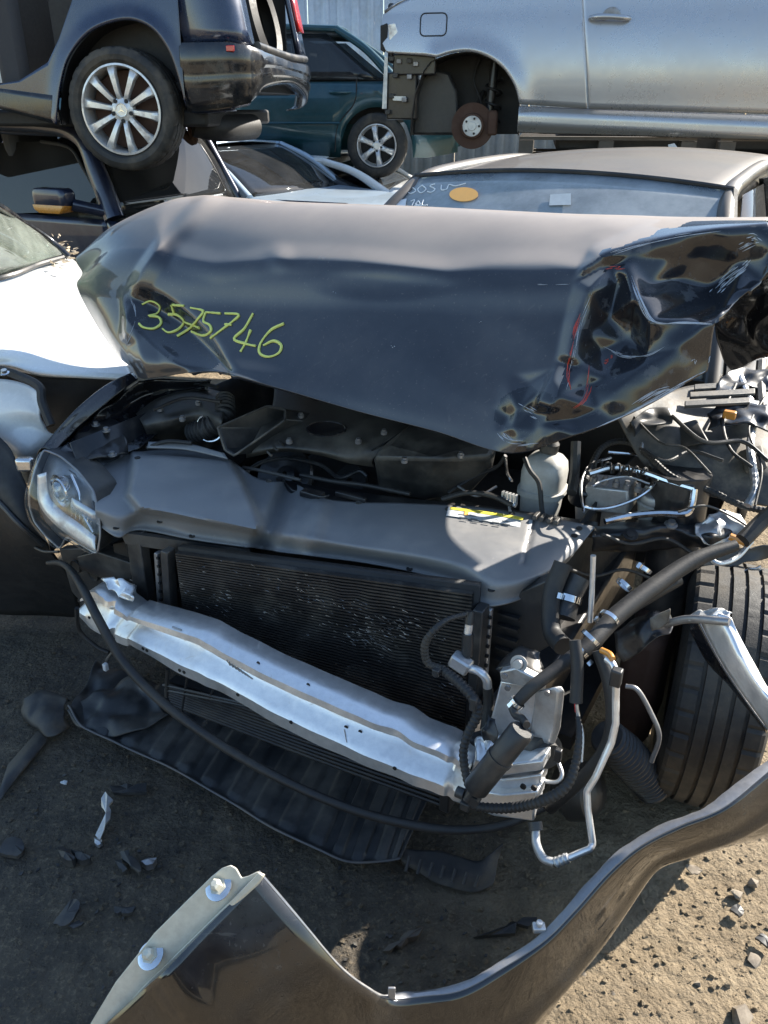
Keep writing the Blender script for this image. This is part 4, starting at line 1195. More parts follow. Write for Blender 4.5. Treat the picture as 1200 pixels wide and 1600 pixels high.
# black upper rail, crushed
rows = [[GZ(x, y, z) for x, y, z in r] for r in (
    [(925, 822, .745), (985, 815, .75), (1045, 812, .75), (1085, 812, .76), (1120, 822, .76), (1150, 810, .77)],
    [(925, 838, .74), (985, 832, .755), (1045, 828, .755), (1085, 835, .75), (1115, 845, .75), (1150, 835, .75)],
    [(925, 862, .69), (985, 864, .69), (1045, 856, .70), (1085, 858, .69), (1110, 862, .70), (1140, 852, .70)])]
crumple(rows, 20, 46, .009, 24, M['black_steel'], 'upper_rail', wreck, thick=.004)
ob('bolt', lathe([(0, .016), (.004, .016), (.006, .009), (.014, .009), (.014, .0003)], GZ(1048, 821, .76), (0, -.2, 1), 14), M['steel'], wreck)
ob('bolt', lathe([(0, .018), (.003, .018), (.003, .010), (.006, .010), (.006, .0003)], GZ(985, 836, .757), (0, -.4, 1), 14), M['black_steel'], wreck)
crumple([[GZ(1085, 815, .77), GZ(1120, 800, .79), GZ(1160, 800, .79)], [GZ(1090, 835, .76), GZ(1130, 820, .77), GZ(1168, 830, .77)], [GZ(1100, 850, .74), GZ(1135, 848, .74), GZ(1165, 850, .74)]], 18, 18, .016, 30, M['alu_rough'], 'torn_sheet', wreck)
pipe([(1215, 795, .84), (1190, 815, .81), (1170, 835, .79), (1160, 845, .78)], .018, M['rubber'], 'hose')
ob('connector', [tube([GZ(1140, 838, .78), GZ(1170, 850, .77)], .009, 8)], M['amber'], wreck)
pipe([(1100, 860, .74), (1120, 880, .72), (1150, 872, .72), (1175, 845, .75)], .006, M['alu_rough'], 'cable')

# ---- silver support rod, hoses and clamps on the front right corner
def hp_(pts):
    return [CW(*p) for p in pts]
def hose(pts, r, mt, name='hose', n=12, **kw):
    return ob(name, tube(hp_(pts), r, n, **kw), mt, wreck)
hose([(927, 868, .30), (925, 920, .30), (922, 972, .29)], .0055, M['alu'], 'support_rod')
big = [(1150, 852, .55), (1085, 875, .48), (1020, 918, .38), (960, 965, .28), (920, 1008, .20), (870, 1045, .13), (830, 1075, .08), (800, 1106, .05)]
hose(big, [.012, .017, .019, .019, .017, .013, .0125, .0115], M['rubber'], 'coolant_hose', 16)
hose([(1060, 905, .47), (985, 950, .36), (945, 985, .28), (930, 1005, .24)], .014, M['rubber'], 'coolant_hose', 14)
def clamp(p0, p1, r, width=.008):
    a, b = CW(*p0), CW(*p1)
    d = (b - a).normalized()
    return ob('hose_clamp', [lathe([(-width / 2, r), (-width / 2, r + .0022), (width / 2, r + .0022), (width / 2, r)], a, d, 24), box(a + d.orthogonal() * (r + .003) - WX * .004, (.012, .008, .007), d, d.orthogonal())], M['chrome'], wreck)
clamp((951, 967, .265), (920, 1008, .20), .0195)
clamp((923, 997, .205), (900, 1020, .18), .0195)
clamp((906, 1016, .18), (880, 1040, .15), .018)
clamp((1006, 888, .40), (990, 910, .38), .016)
clamp((975, 914, .36), (960, 930, .34), .016)
clamp((808, 1098, .055), (800, 1106, .05), .013)
# washer / purge cylinder hanging in front of the beam
hose([(800, 1106, .045), (806, 1118, .03), (815, 1122, .02), (823, 1133, .0)], .0075, M['plastic'], 'hose_elbow')
cyl_a, cyl_b = CW(816, 1140, -.01), CW(738, 1238, -.055)
ax_ = (cyl_b - cyl_a).normalized()
L_ = (cyl_b - cyl_a).length
cyl = ob('purge_canister', lathe([(0, .0005), (0, .020), (.006, .024), (L_ * .42, .024), (L_ * .42, .0262), (L_ * .47, .0262), (L_ * .47, .0245), (L_ * .92, .0245), (L_ * .95, .021), (L_ * .95, .0005)], cyl_a, ax_, 32), M['plastic'], wreck, angle=35)
ob('nozzle', [tube([cyl_b - ax_ * .01, cyl_b + ax_ * .02], .011, 12), lathe([(-.008, .0005), (-.008, .011), (.008, .011), (.008, .0005)], cyl_b + ax_ * .012 - UX * .018, UX, 16), lathe([(-.008, .0005), (-.008, .012), (.008, .012), (.008, .0005)], cyl_b + ax_ * .014 + UX * .012, WX, 16)], M['plastic'], cyl)
# crash can plate
pts = [(782, 1064), (838, 1072), (870, 1076), (866, 1098), (846, 1196), (826, 1200), (752, 1172), (770, 1110)]
can = ob('crash_can', prism([CW(x, y, .10 + .02 * (x - 780) / 90) for x, y in pts[:2] + [(842, 1085), (820, 1196)] + pts[6:]], WX * .05), M['alu'], wreck, bevel=.004)
ob('crash_can_flange', prism([CW(x, y, .09) for x, y in ((836, 1080), (866, 1074), (872, 1082), (866, 1140), (846, 1196), (822, 1198))], WX * .012 + UX * .01), M['alu_rough'], can, bevel=.003)
ob('mount_plate', prism([CW(x, y, .10) for x, y in ((780, 1050), (806, 1044), (848, 1066), (846, 1078), (782, 1066))], WX * .02), M['alu_rough'], can, bevel=.003)
for px, py in ((789, 1055), (836, 1070), (794, 1074), (856, 1082), (830, 1148)):
    ob('bolt', lathe([(0, .006), (.005, .006), (.005, .0003)], CW(px, py, .085), -WX, 10), M['steel'], can)
rows = [[CW(x, y, w) for x, y, w in r] for r in ([(785, 1030, .16), (815, 1010, .18), (848, 1022, .18)], [(782, 1045, .13), (815, 1035, .13), (850, 1048, .15)], [(790, 1058, .12), (820, 1060, .12), (850, 1072, .13)])]
crumple(rows, 16, 16, .012, 28, M['black_steel'], 'broken_mount', wreck, thick=.006)
ob('bolt', [lathe([(0, .017), (.003, .017), (.003, .011), (.012, .009), (.012, .0003)], CW(811, 1037, .11), -WX + Vector((0, 0, .4)), 18)], M['steel'], wreck)
crumple([[CW(745, 1160, .04), CW(770, 1150, .05), CW(785, 1165, .05)], [CW(742, 1178, .02), CW(765, 1175, .02), CW(782, 1182, .03)], [CW(745, 1196, .02), CW(765, 1200, .01), CW(780, 1200, .02)]], 14, 14, .014, 45, M['alu'], 'torn_bracket', wreck)
crumple([[CW(760, 1118, .06), CW(775, 1125, .06)], [CW(752, 1150, .04), CW(775, 1155, .04)], [CW(760, 1170, .03), CW(780, 1170, .03)]], 10, 10, .010, 40, M['black_steel'], 'torn_bracket', wreck, seed=4)
# horn
hc = CW(848, 1172, .10)
horn = ob('horn', lathe([(-.03, .0005), (-.03, .035), (.0, .040), (.012, .038), (.014, .028), (.026, .026), (.028, .0005)], hc, (UX * .7 - WX * .55 + Vector((0, 0, .15))), 30), M['dusty_plastic'], wreck)
hose([(872, 1190, .10), (878, 1210, .08), (868, 1222, .07), (840, 1218, .08)], .004, M['alu'], 'cable')
ob('connector', [box(CW(872, 1180, .08), (.014, .012, .03), UX, WX)], M['plastic'], wreck, bevel=.002)
# air-conditioning fitting in front of the condenser
hose([(735, 955, .18), (733, 975, .17)], .010, M['plastic'], 'sensor')
hose([(733, 975, .17), (731, 990, .165)], .0085, M['alu'], 'fitting')
hose([(731, 990, .165), (730, 1024, .155)], .0125, M['plastic'], 'sensor')
fit = CW(720, 1036, .14)
ob('fitting', box(fit, (.045, .03, .032), (UX + Vector((0, 0, -.35))).normalized(), WX), M['alu_rough'], wreck, bevel=.005)
hose([(733, 1044, .14), (750, 1050, .13), (760, 1062, .13), (762, 1076, .135)], .0095, M['alu'], 'fitting_pipe')
hose([(762, 1074, .135), (763, 1100, .13), (758, 1140, .11)], .011, M['rubber'], 'hose')
hose([(728, 960, .16), (700, 968, .12), (678, 985, .09), (664, 1008, .08), (668, 1035, .08), (690, 1045, .08)], [.006, .006, .0075, .009, .009, .008], M['rubber'], 'wiring_loom', corr=(.009, .13))
hose([(688, 1044, .085), (715, 1065, .07), (740, 1092, .055), (746, 1115, .045), (732, 1145, .02), (724, 1175, .0), (728, 1210, -.02), (734, 1235, -.04)], [.010, .0115, .0115, .0115, .010, .009, .009, .008], M['rubber'], 'wiring_loom', corr=(.009, .13))
ob('connector', [box(CW(682, 1050, .07), (.016, .014, .016), UX, WX)], M['plastic'], wreck, bevel=.002)
ob('connector', [box(CW(740, 1100, .04), (.014, .012, .03), UX, WX)], M['plastic'], wreck, bevel=.002)
hose([(728, 1256, -.05), (760, 1262, -.04), (800, 1262, -.03), (850, 1250, -.02), (885, 1228, .0), (900, 1190, .03), (905, 1145, .06), (903, 1120, .08)], [.009, .010, .0105, .011, .011, .009, .007, .005], M['rubber'], 'wiring_loom', corr=(.009, .14))
ob('connector', [box(CW(728, 1257, -.05), (.02, .02, .02), UX, WX)], M['plastic'], wreck, bevel=.003)
hose([(901, 1100, .09), (904, 1122, .085), (910, 1150, .07), (908, 1190, .05)], .0035, M['alu_rough'], 'wire')
hose([(899, 1098, .09), (900, 1112, .09)], .0025, M['red'], 'wire')
hose([(898, 1000, .14), (902, 1040, .12), (900, 1098, .09)], [.011, .012, .012], M['rubber'], 'hose')
# thick hose loop
hose([(935, 1016, .16), (950, 1060, .14), (957, 1110, .12), (950, 1160, .10), (925, 1200, .08), (890, 1235, .08), (860, 1262, .10)], .013, M['rubber'], 'coolant_hose', 14)
# hard line with kinks
hl_ = [(948, 1030, .12), (958, 1038, .11), (963, 1055, .10), (962, 1090, .10), (962, 1130, .09), (955, 1160, .08), (930, 1215, .05), (917, 1236, .04), (918, 1262, .03), (926, 1318, .01), (922, 1326, .0), (885, 1342, -.02), (866, 1348, -.03)]
hose(hl_, .0068, M['alu'], 'hard_line', 12, smooth=False, k=90)
hose([(866, 1348, -.03), (848, 1340, -.03), (838, 1318, -.02), (837, 1296, .0)], .0085, M['alu_rough'], 'hard_line', 12)
hose([(838, 1298, .0), (836, 1284, .01)], .014, M['plastic'], 'line_coupling')
hose([(888, 1340, -.02), (868, 1348, -.03)], .0105, M['alu_rough'], 'line_coupling', corr=(.008, .12))
ob('line_clip', box(CW(963, 1058, .09), (.02, .018, .035), UX, WX), M['plastic'], wreck, bevel=.003)
hose([(940, 1016, .13), (952, 1022, .12), (957, 1030, .11)], .006, M['amber'], 'connector')
hose([(978, 1072, .22), (996, 1078, .22), (1015, 1110, .22), (1030, 1150, .22), (1018, 1190, .22)], .005, M['steel'], 'bracket_wire')
# radiator hoses disappearing behind the cover
hose([(880, 880, .34), (862, 930, .30), (862, 985, .26), (880, 1010, .22)], .020, M['rubber'], 'radiator_hose', 14)
hose([(905, 900, .36), (888, 935, .33), (880, 965, .30)], .026, M['plastic'], 'radiator_hose', 14)
clamp((888, 935, .325), (880, 965, .30), .0265, .014)
ob('fan_shroud', prism([CW(x, y, .32) for x, y in ((765, 945), (870, 900), (858, 1010), (790, 1050), (760, 1110), (745, 1110))], WX * .05), M['plastic'], wreck, bevel=.004)
for k in range(5):
    ob('shroud_rib', box(CW(795 - k * 1.5, 962 + 18 * k, .31), (.05, .012, .006), UX, WX), M['plastic'], wreck)
crumple([[CW(960, 985, .35), CW(1010, 955, .38), (CW(1050, 960, .40))], [CW(960, 1010, .33), CW(1010, 985, .34), CW(1050, 975, .36)], [CW(975, 1035, .32), CW(1015, 1010, .32), CW(1045, 990, .34)]], 18, 20, .014, 22, M['black_steel'], 'crushed_rail_end', wreck)
crumple([[CW(1015, 965, .3), CW(1045, 952, .3)], [CW(1018, 985, .3), CW(1046, 972, .3)]], 8, 8, .006, 40, M['dusty_plastic'], 'crushed_rail_end', wreck)
hose([(1040, 975, .32), (1070, 968, .30), (1100, 968, .28), (1140, 972, .27)], .008, M['steel'], 'bracket_wire')
# inner arch, dark, behind hoses
ob('arch_liner', gridgeo([[c(u, w, z) for u, w, z in ((.46, .35, .22 + .5 * f), (.50, .55, .24 + .5 * f), (.52, .9, .26 + .52 * f), (.55, 1.2, .25 + .55 * f))] for f in np.linspace(0, 1, 4)]), M['dark'], wreck, thick=.006)
# ribbed air hose hanging under the corner
ob('charge_air_hose', [tube([GZ(948, 1150, .36), GZ(978, 1180, .27), GZ(1008, 1215, .17), GZ(1022, 1236, .12)], [.042, .050, .050, .042], 28, corr=(.017, .12))], M['plastic'], wreck)
ob('resonator', lathe([(-.06, .0005), (-.055, .05), (-.02, .075), (.03, .07), (.055, .04), (.06, .0005)], GZ(905, 1235, .14), (UX * .8 + Vector((0, 0, .3))), 30), M['plastic'], wreck)

ob('added_strut', tube([c(.68, .76, .22), c(.705, .78, .55), c(.69, .80, .86)], [.05, .062, .07], 16), M['black_steel'], wreck)  # strut and hub carrier added and sized to block a stripe of sunlight
ob('added_hub_carrier', box(c(.70, .70, .33), (.10, .22, .34), UX, WX), M['rust'], wreck, bevel=.03)
ob('brake_shield', lathe([(0, .05), (.004, .14), (.0, .145)], c(.73, .77, .32), UX, 30), M['black_steel'], wreck)
# ---- front wheel, steered
wc = c(.86, .76, .318)
wax = (UX * .97 + WX * .16 + Vector((0, 0, -.03))).normalized()
def tyre_geo(cc, ax, Rr, wd, rim_r, n=216, sipe=18, ribs=4, groove=.008):
    hw = wd / 2
    prof_ = [(-hw * .80, rim_r), (-hw * .98, rim_r + .02), (-hw * 1.03, rim_r + (Rr - rim_r) * .5), (-hw * .98, Rr - .028), (-hw * .90, Rr - .010), (-hw * .82, Rr - .004)]
    flags = [0] * len(prof_)
    edges = np.linspace(-hw * .80, hw * .80, ribs * 2 + 3)
    xs = []
    gw = wd * .022
    for r_i in range(ribs):
        g0 = -hw * .80 + (r_i + 1) * (wd * .80) / (ribs + 1)
        xs += [(g0 - gw, Rr), (g0 - gw * .8, Rr - groove), (g0 + gw * .8, Rr - groove), (g0 + gw, Rr)]
    xs = [(x, r_ - .006 * (abs(x) / hw) ** 2) for x, r_ in xs]
    prof_ += xs
    flags += [2] * len(xs)
    tail = [(-h, r_) for h, r_ in prof_[:6]][::-1]
    prof_ += tail
    flags += [0] * 6
    m = len(prof_)
    def md(j, i):
        a = j % 6
        if i in (4, 5, 6, m - 5, m - 6, m - 7) and a == 0:
            return 1 - .016
        if flags[i] == 2 and (j + i * 2) % 12 == 0 and prof_[i][1] > Rr - groove * .9:
            return 1 - .009
        return 1
    return lathe(prof_, cc, ax, n, up=(0, 0, 1), mod=md)
whl = ob('front_wheel', lathe([(-.06, .205), (-.07, .215), (-.04, .20), (.04, .19), (.06, .21), (.07, .215)], wc, wax, 48), M['steel'], wreck)
ob('tyre', tyre_geo(wc, wax, .318, .215, .212), M['tyre'], whl, angle=25)
ob('wheel_disc', lathe([(.0, .0005), (.0, .05), (-.015, .08), (.02, .19), (.03, .20)], wc, wax, 40), M['steel'], whl)

# ---- torn wing blade with bright metal, hanging in front of the tyre
bl = [[CW(x, y, w) for x, y, w in r] for r in (
    [(1094, 966, .30), (1120, 958, .29), (1142, 965, .28)],
    [(1108, 1000, .28), (1135, 985, .26), (1158, 998, .26)],
    [(1130, 1040, .25), (1155, 1025, .23), (1182, 1042, .24)],
    [(1160, 1085, .22), (1182, 1070, .20), (1205, 1080, .21)],
    [(1200, 1140, .18), (1225, 1120, .16), (1250, 1115, .17)])]
bg_ = smooth_grid(bl, 30, 14)
ob('torn_wing', gridgeo(bg_), M['alu'], wreck, thick=.003)
bl2 = [[CW(x, y, w) for x, y, w in r] for r in (
    [(1092, 968, .31), (1080, 985, .33), (1098, 1000, .33)], [(1108, 1000, .29), (1105, 1030, .31), (1120, 1045, .31)], [(1130, 1040, .26), (1135, 1062, .28), (1145, 1075, .28)], [(1160, 1085, .23), (1165, 1100, .24), (1170, 1108, .25)], [(1200, 1140, .19), (1200, 1142, .2), (1200, 1145, .21)])]
ob('torn_wing_edge', gridgeo(smooth_grid(bl2, 30, 10)), M['hoodside'], wreck, thick=.003)
crumple([[CW(1075, 962, .30), CW(1110, 950, .30), CW(1145, 955, .30)], [CW(1080, 972, .28), CW(1112, 964, .28), CW(1140, 968, .28)]], 8, 16, .010, 50, M['alu_rough'], 'torn_clip', wreck)

# ---- long rubber seal hanging across the nose
hose([(75, 880, .14), (95, 880, .12), (112, 893, .08), (132, 925, .0), (155, 970, -.05), (190, 1030, -.07), (240, 1085, -.09), (300, 1133, -.10), (380, 1185, -.10), (470, 1232, -.09), (560, 1268, -.07), (650, 1290, -.04), (720, 1297, .0), (790, 1288, .04), (850, 1262, .08)], [.007, .009, .010, .0115, .0115, .0115, .011, .011, .011, .010, .010, .010, .009, .009, .008], M['rubber'], 'bumper_seal', 12)
hose([(120, 950, .02), (124, 985, .03), (150, 1010, .04), (170, 1020, .05)], .006, M['rubber'], 'cable')
hose([(165, 1045, .03), (168, 1030, .03), (178, 1018, .04)], .005, M['plastic'], 'cable')
ob('connector', box(CW(165, 1042, .02), (.012, .012, .022), UX, WX), M['paper'], wreck, bevel=.002)
hose([(55, 856, .16), (70, 862, .14), (92, 862, .13)], .004, M['plastic'], 'cable')

# ================================================================== LOOSE WING PANEL IN THE FOREGROUND
loose = thing('loose_wing_panel', (0.2, 0.95, 0), 'torn dark wing panel with pale bolted bracket standing on the dirt in front', 'car panel')
top = [(405, 1364, 0.6), (470, 1440, 0.53), (530, 1510, 0.45), (575, 1545, 0.39), (610, 1561, 0.345), (660, 1557, 0.33), (720, 1548, 0.33), (780, 1516, 0.34), (850, 1470, 0.37), (900, 1420, 0.4), (950, 1364, 0.43), (1000, 1322, 0.46), (1060, 1291, 0.49), (1130, 1262, 0.52), (1200, 1206, 0.55), (1270, 1150, 0.58)]
bot = [(120, 1640, .33), (190, 1760, .20), (330, 1800, .08), (450, 1790, .03), (560, 1780, .02), (650, 1760, .02), (720, 1740, .02), (785, 1690, .02), (838, 1600, .03), (893, 1510, .05), (950, 1430, .08), (1008, 1346, .22), (1066, 1336, .27), (1130, 1320, .31), (1200, 1305, .35), (1270, 1290, .37)]
NL = 150
tp = crom([GZ(*p) for p in top], NL)
bp = crom([GZ(*p) for p in bot], NL)
rows = []
for i in range(26):
    f = i / 25
    row = []
    for j in range(NL):
        a, b = Vector(tp[j]), Vector(bp[j])
        p = a * (1 - f) + b * f
        along = Vector(tp[min(j + 1, NL - 1)]) - Vector(tp[max(j - 1, 0)])
        nrm = Vector((along.y, -along.x, 0)).normalized()
        bul = .030 * math.sin(math.pi * f) + .012 * math.exp(-((f - .42) / .07) ** 2) + .012 * noise.noise(p * 4) * math.sin(math.pi * f)
        row.append(p + nrm * bul)
    rows.append(row)
ob('panel', gridgeo(rows), M['bronze'], loose, thick=.004, offset=1.0)
inner = []
for j in range(NL):
    along = Vector(tp[min(j + 1, NL - 1)]) - Vector(tp[max(j - 1, 0)])
    nrm = Vector((-along.y, along.x, 0)).normalized()
    s = j / (NL - 1)
    wd = np.interp(s, [0, .12, .25, .30, .34, .5, .7, .85, 1], [.003, .003, .004, .014, .010, .012, .016, .018, .017])
    wd *= 1 + .45 * noise.noise(Vector((s * 14, 0, 3))) + .08 * noise.noise(Vector((s * 60, 0, 3)))
    t0 = Vector(tp[j]) + Vector((0, 0, .003))
    inner.append([t0 - nrm * .004 - Vector((0, 0, .008)), t0 - nrm * .001, t0 + nrm * wd * .5 + Vector((0, 0, .001)), t0 + nrm * wd - Vector((0, 0, .002)), t0 + nrm * (wd + .003) - Vector((0, 0, .012))])
M['flange'] = mat('scuffed_edge', (0.26, 0.26, 0.27), 0.34, 0.5, 0.3, dust=0.45, dcol=(0.32, 0.29, 0.25), nscale=14, bump=.08)
ob('flange', gridgeo(inner), M['flange'], loose, thick=.003)
zb = lambda py: .605 - (py - 1360) * .00095
bo = [(140, 1600), (180, 1534), (215, 1490), (240, 1458), (290, 1408), (330, 1369), (346, 1356), (360, 1351), (369, 1356), (377, 1371), (388, 1368), (402, 1361), (414, 1366), (404, 1380), (378, 1402), (346, 1432), (330, 1448), (300, 1476), (240, 1537), (186, 1598), (160, 1628)]
brk = ob('bracket', prism([GZ(x, y, zb(y) + .006) for x, y in bo], (.001, .003, -.005)), M['primer'], loose, bevel=.002)
ob('bracket_lip', prism([GZ(x, y, zb(y) + .012) for x, y in ((330, 1448), (346, 1432), (404, 1380), (412, 1368), (404, 1363), (330, 1436), (222, 1542), (176, 1594), (186, 1598))], (.001, .003, -.006)), M['primer'], brk, bevel=.002)
for px, py in ((342, 1386), (236, 1493)):
    q = GZ(px, py, zb(py) + .008)
    nb = Vector((-.25, -.35, .9)).normalized()
    ob('washer', lathe([(0, .021), (.002, .021), (.004, .014), (.004, .0003)], q, nb, 28), M['chrome'], brk)
    bo_ = ob('bolt', lathe([(.002, .013), (.006, .013), (.006, .0095), (.016, .0085), (.019, .005), (.019, .0003)], q, nb, 6), M['primer'], brk, angle=20)
q = GZ(856, 1466, .375)
ob('clip', [box(q + Vector((-.012, .02, 0)), (.022, .016, .012)), lathe([(0, .006), (.012, .006), (.012, .0003)], q + Vector((-.012, .02, .004)), (0, 0, 1), 12)], M['alu_rough'], loose, bevel=.002)
ob('tab', box(GZ(612, 1552, .36), (.012, .004, .03)), M['flange'], loose, bevel=.001)

# ================================================================== TORN UNDERTRAY ON THE GROUND
fr_ = [(108, 1108, .09), (130, 1140, .06), (185, 1168, .05), (250, 1195, .05), (310, 1228, .05), (370, 1262, .05), (430, 1300, .05), (500, 1335, .045), (545, 1352, .04), (600, 1350, .04), (625, 1346, .045)]
re_ = [(150, 1035, .10), (190, 1050, .08), (250, 1070, .08), (320, 1095, .085), (380, 1120, .085), (440, 1145, .085), (500, 1170, .085), (560, 1195, .085), (600, 1215, .085), (640, 1235, .085), (670, 1250, .085)]
NU = 220
fa_, ra_ = crom([GZ(*p) for p in fr_], NU), crom([GZ(*p) for p in re_], NU)
rows = []
for i in range(30):
    f = i / 29
    row = []
    for j in range(NU):
        p = Vector(fa_[j]) * (1 - f) + Vector(ra_[j]) * f
        s = j / (NU - 1)
        rib = (1 / (1 + math.exp(-14 * math.sin(s * 2 * math.pi * 15)))) * .008 * sstep(.04, .10, f) * sstep(.08, .16, s)
        lip = .010 * math.exp(-(f / .03) ** 2)
        p = p + Vector((0, 0, rib + lip + .010 * noise.noise(p * 5) + .03 * math.exp(-(s / .1) ** 2) * noise.noise(p * 14)))
        row.append(p)
    rows.append(row)
edge_p = [Vector(r_) + Vector((0, 0, .002)) for r_ in rows[0]]
ut = ob('undertray', gridgeo(rows), M['plastic'], thick=.003, angle=50)
tag(ut, 'torn black ribbed plastic undertray sagging to the dirt below the bumper beam', 'undertray')
M['worn'] = mat('worn_grey_plastic', (0.10, 0.10, 0.105), 0.45, dust=.5, nscale=12)
ob('worn_edge', tube(edge_p[::3], .003, 6, k=160), M['worn'], ut)
rows = [[GZ(x, y, z) for x, y, z in r] for r in ([(622, 1325, .04), (690, 1330, .05), (745, 1345, .05), (785, 1318, .07)], [(624, 1340, .035), (690, 1360, .04), (742, 1372, .04), (782, 1335, .05)], [(628, 1348, .025), (685, 1380, .02), (738, 1394, .02), (768, 1384, .02), ])]
o = crumple(rows, 14, 50, .006, 20, M['debris'], 'tray_piece', None, thick=.004)
tag(o, 'broken corner of black plastic tray on dirt below hanging pipe', 'plastic scrap')
for k in range(7):
    a, b = GZ(640 + 18 * k, 1338 + 5 * k, .055), GZ(634 + 18 * k, 1362 + 4 * k, .04)
    ob('rib', tube([a, b], .004, 6), M['debris'], o)
rows = [[GZ(x, y, z) for x, y, z in r] for r in ([(105, 1110, .08), (150, 1085, .10), (200, 1060, .12), (230, 1075, .12)], [(120, 1135, .06), (170, 1125, .08), (215, 1110, .09), (255, 1110, .09)], [(165, 1150, .06), (210, 1148, .07), (240, 1135, .08), (262, 1118, .09)])]
o = crumple(rows, 20, 30, .016, 18, M['plastic'], 'splash_guard', None, thick=.003, seed=8)
tag(o, 'crumpled black splash guard on the ground at left end of undertray', 'splash guard')
rows = [[GZ(x, y, z) for x, y, z in r] for r in ([(38, 1092, .05), (70, 1082, .06), (105, 1092, .05)], [(35, 1120, .02), (66, 1128, .05), (100, 1128, .04)], [(60, 1140, .015), (84, 1150, .03), (110, 1135, .02)])]
o = crumple(rows, 16, 18, .012, 22, M['debris'], 'plastic_scrap', None, thick=.003)
tag(o, 'folded black plastic sheet lying left of the undertray', 'plastic scrap')
o = ob('plastic_scrap', gridgeo([[GZ(x, y, .02) for x, y in r] for r in ([(38, 1165), (62, 1138), (84, 1130)], [(12, 1195), (40, 1185), (72, 1160)], [(-10, 1262), (8, 1240), (30, 1210)])]), M['debris'], thick=.004)
tag(o, 'thin flat dark plastic strip with a straight edge at the left border', 'plastic scrap')

M['gravel'] = mat('gravel', (0.20, 0.165, 0.125), 0.9, var=0.5, nscale=30, dust=.7, dcol=(.32, .27, .21), lo=.4, hi=.6)
# ================================================================== SCRAPS OF PLASTIC AND STONE ON THE DIRT
def scrap(name, outline, z, h, mt, label, cat, tilt=.0, group=None):
    pts = []
    for x, y in outline:
        q = GZ(x, y, z)
        pts.append(q)
    cx = sum(pts, Vector()) / len(pts)
    pts2 = [p + Vector((0, 0, (p - cx).dot(Vector((.7, .7, 0))) * tilt)) for p in pts]
    pts2 = [Vector(p) for p in lin(pts2 + pts2[:1], 17)][:-1]
    rad = max((p - cx).length for p in pts2)
    pts2 = [p + Vector((random.gauss(0, .05), random.gauss(0, .05), random.gauss(0, .05))) * rad for p in pts2]
    n_ = len(pts2)
    top_c = cx + Vector((random.gauss(0, .1), random.gauss(0, .1), 0)) * rad + Vector((0, 0, h * .35))
    V_ = [tuple(p) for p in pts2] + [tuple(p * .96 + cx * .04 - Vector((0, 0, h))) for p in pts2] + [tuple(top_c)]
    F_ = [(i, (i + 1) % n_, 2 * n_) for i in range(n_)] + [((i + 1) % n_, i, n_ + i, n_ + (i + 1) % n_) for i in range(n_)] + [tuple(range(n_, 2 * n_))[::-1]]
    o = ob(name, (V_, F_), mt, angle=25)
    return tag(o, label, cat, group)
scrap('metal_strip', [(164, 1241), (172, 1241), (174, 1262), (168, 1285), (156, 1306), (148, 1303), (160, 1278), (163, 1262), (158, 1252)], .025, .006, M['alu_rough'], 'bent pale metal strip lying on the dark dirt', 'metal strip', .15)
scrap('metal_chip', [(146, 1308), (160, 1312), (160, 1318), (150, 1322)], .015, .01, M['alu_rough'], 'small shiny chip at lower end of bent metal strip', 'metal chip')
scrap('flat_stone', [(88, 1326), (98, 1322), (118, 1336), (114, 1346), (100, 1342)], .03, .025, M['debris'], 'blocky dark lump just below the bent metal strip', 'rubble')
scrap('flat_stone', [(110, 1328), (140, 1334), (142, 1342), (124, 1346)], .025, .02, M['debris'], 'flat dark lump touching the blocky lump under metal strip', 'rubble')
scrap('plastic_scrap', [(184, 1330), (196, 1328), (224, 1356), (218, 1364), (206, 1352)], .03, .014, M['debris'], 'long tilted dark plastic shard beside the pale oval stone', 'plastic scrap', .2)
scrap('plastic_scrap', [(180, 1346), (188, 1342), (200, 1358), (192, 1362)], .02, .012, M['debris'], 'short dark shard next to the long tilted shard', 'plastic scrap')
scrap('oval_stone', [(220, 1346), (230, 1340), (244, 1341), (240, 1349), (226, 1351)], .022, .02, M['steel'], 'pale oval stone beside the long tilted shard', 'stone')
scrap('slate_shard', [(80, 1440), (98, 1420), (116, 1405), (126, 1415), (118, 1432), (98, 1446)], .03, .008, M['debris'], 'large grey slate-like shard near the bottom left corner', 'shard', .25)
scrap('slate_shard', [(104, 1446), (122, 1438), (132, 1442), (118, 1450)], .02, .006, M['debris'], 'thin sliver lying against the large grey shard', 'shard')
scrap('plastic_scrap', [(178, 1416), (210, 1416), (208, 1427), (178, 1426)], .02, .010, M['debris'], 'small rectangular dark plastic block on dirt beside the bracket', 'plastic scrap')
scrap('rubber_patch', [(0, 1330), (6, 1312), (24, 1305), (40, 1318), (34, 1334), (12, 1338)], .02, .012, M['debris'], 'round dark rubber patch half buried at the left border', 'rubber patch')
scrap('rubber_strip', [(170, 1228), (228, 1224), (230, 1238), (178, 1240)], .02, .010, M['debris'], 'flat dark rubber strip above the bent metal strip', 'rubber strip')
scrap('wood_splinter', [(598, 1482), (640, 1456), (662, 1446), (666, 1452), (620, 1478)], .025, .012, M['wood'], 'long splinter on shaded dirt between undertray and loose panel', 'splinter', .1)
scrap('plastic_scrap', [(742, 1462), (800, 1440), (840, 1430), (842, 1442), (790, 1458)], .025, .010, M['debris'], 'long flat plastic blade on shaded dirt inside the loose panel', 'plastic scrap', .1)
scrap('plastic_chip', [(94, 1222), (100, 1219), (106, 1219), (103, 1225), (98, 1224)], .02, .004, M['paper'], 'tiny white chip on dark dirt above the metal strip', 'chip')
scrap('leaf_chip', [(1072, 1352), (1084, 1350), (1098, 1360), (1090, 1366), (1078, 1362)], .025, .004, M['gravel'], 'pale oval chip on sunlit dirt right of the loose panel', 'chip')
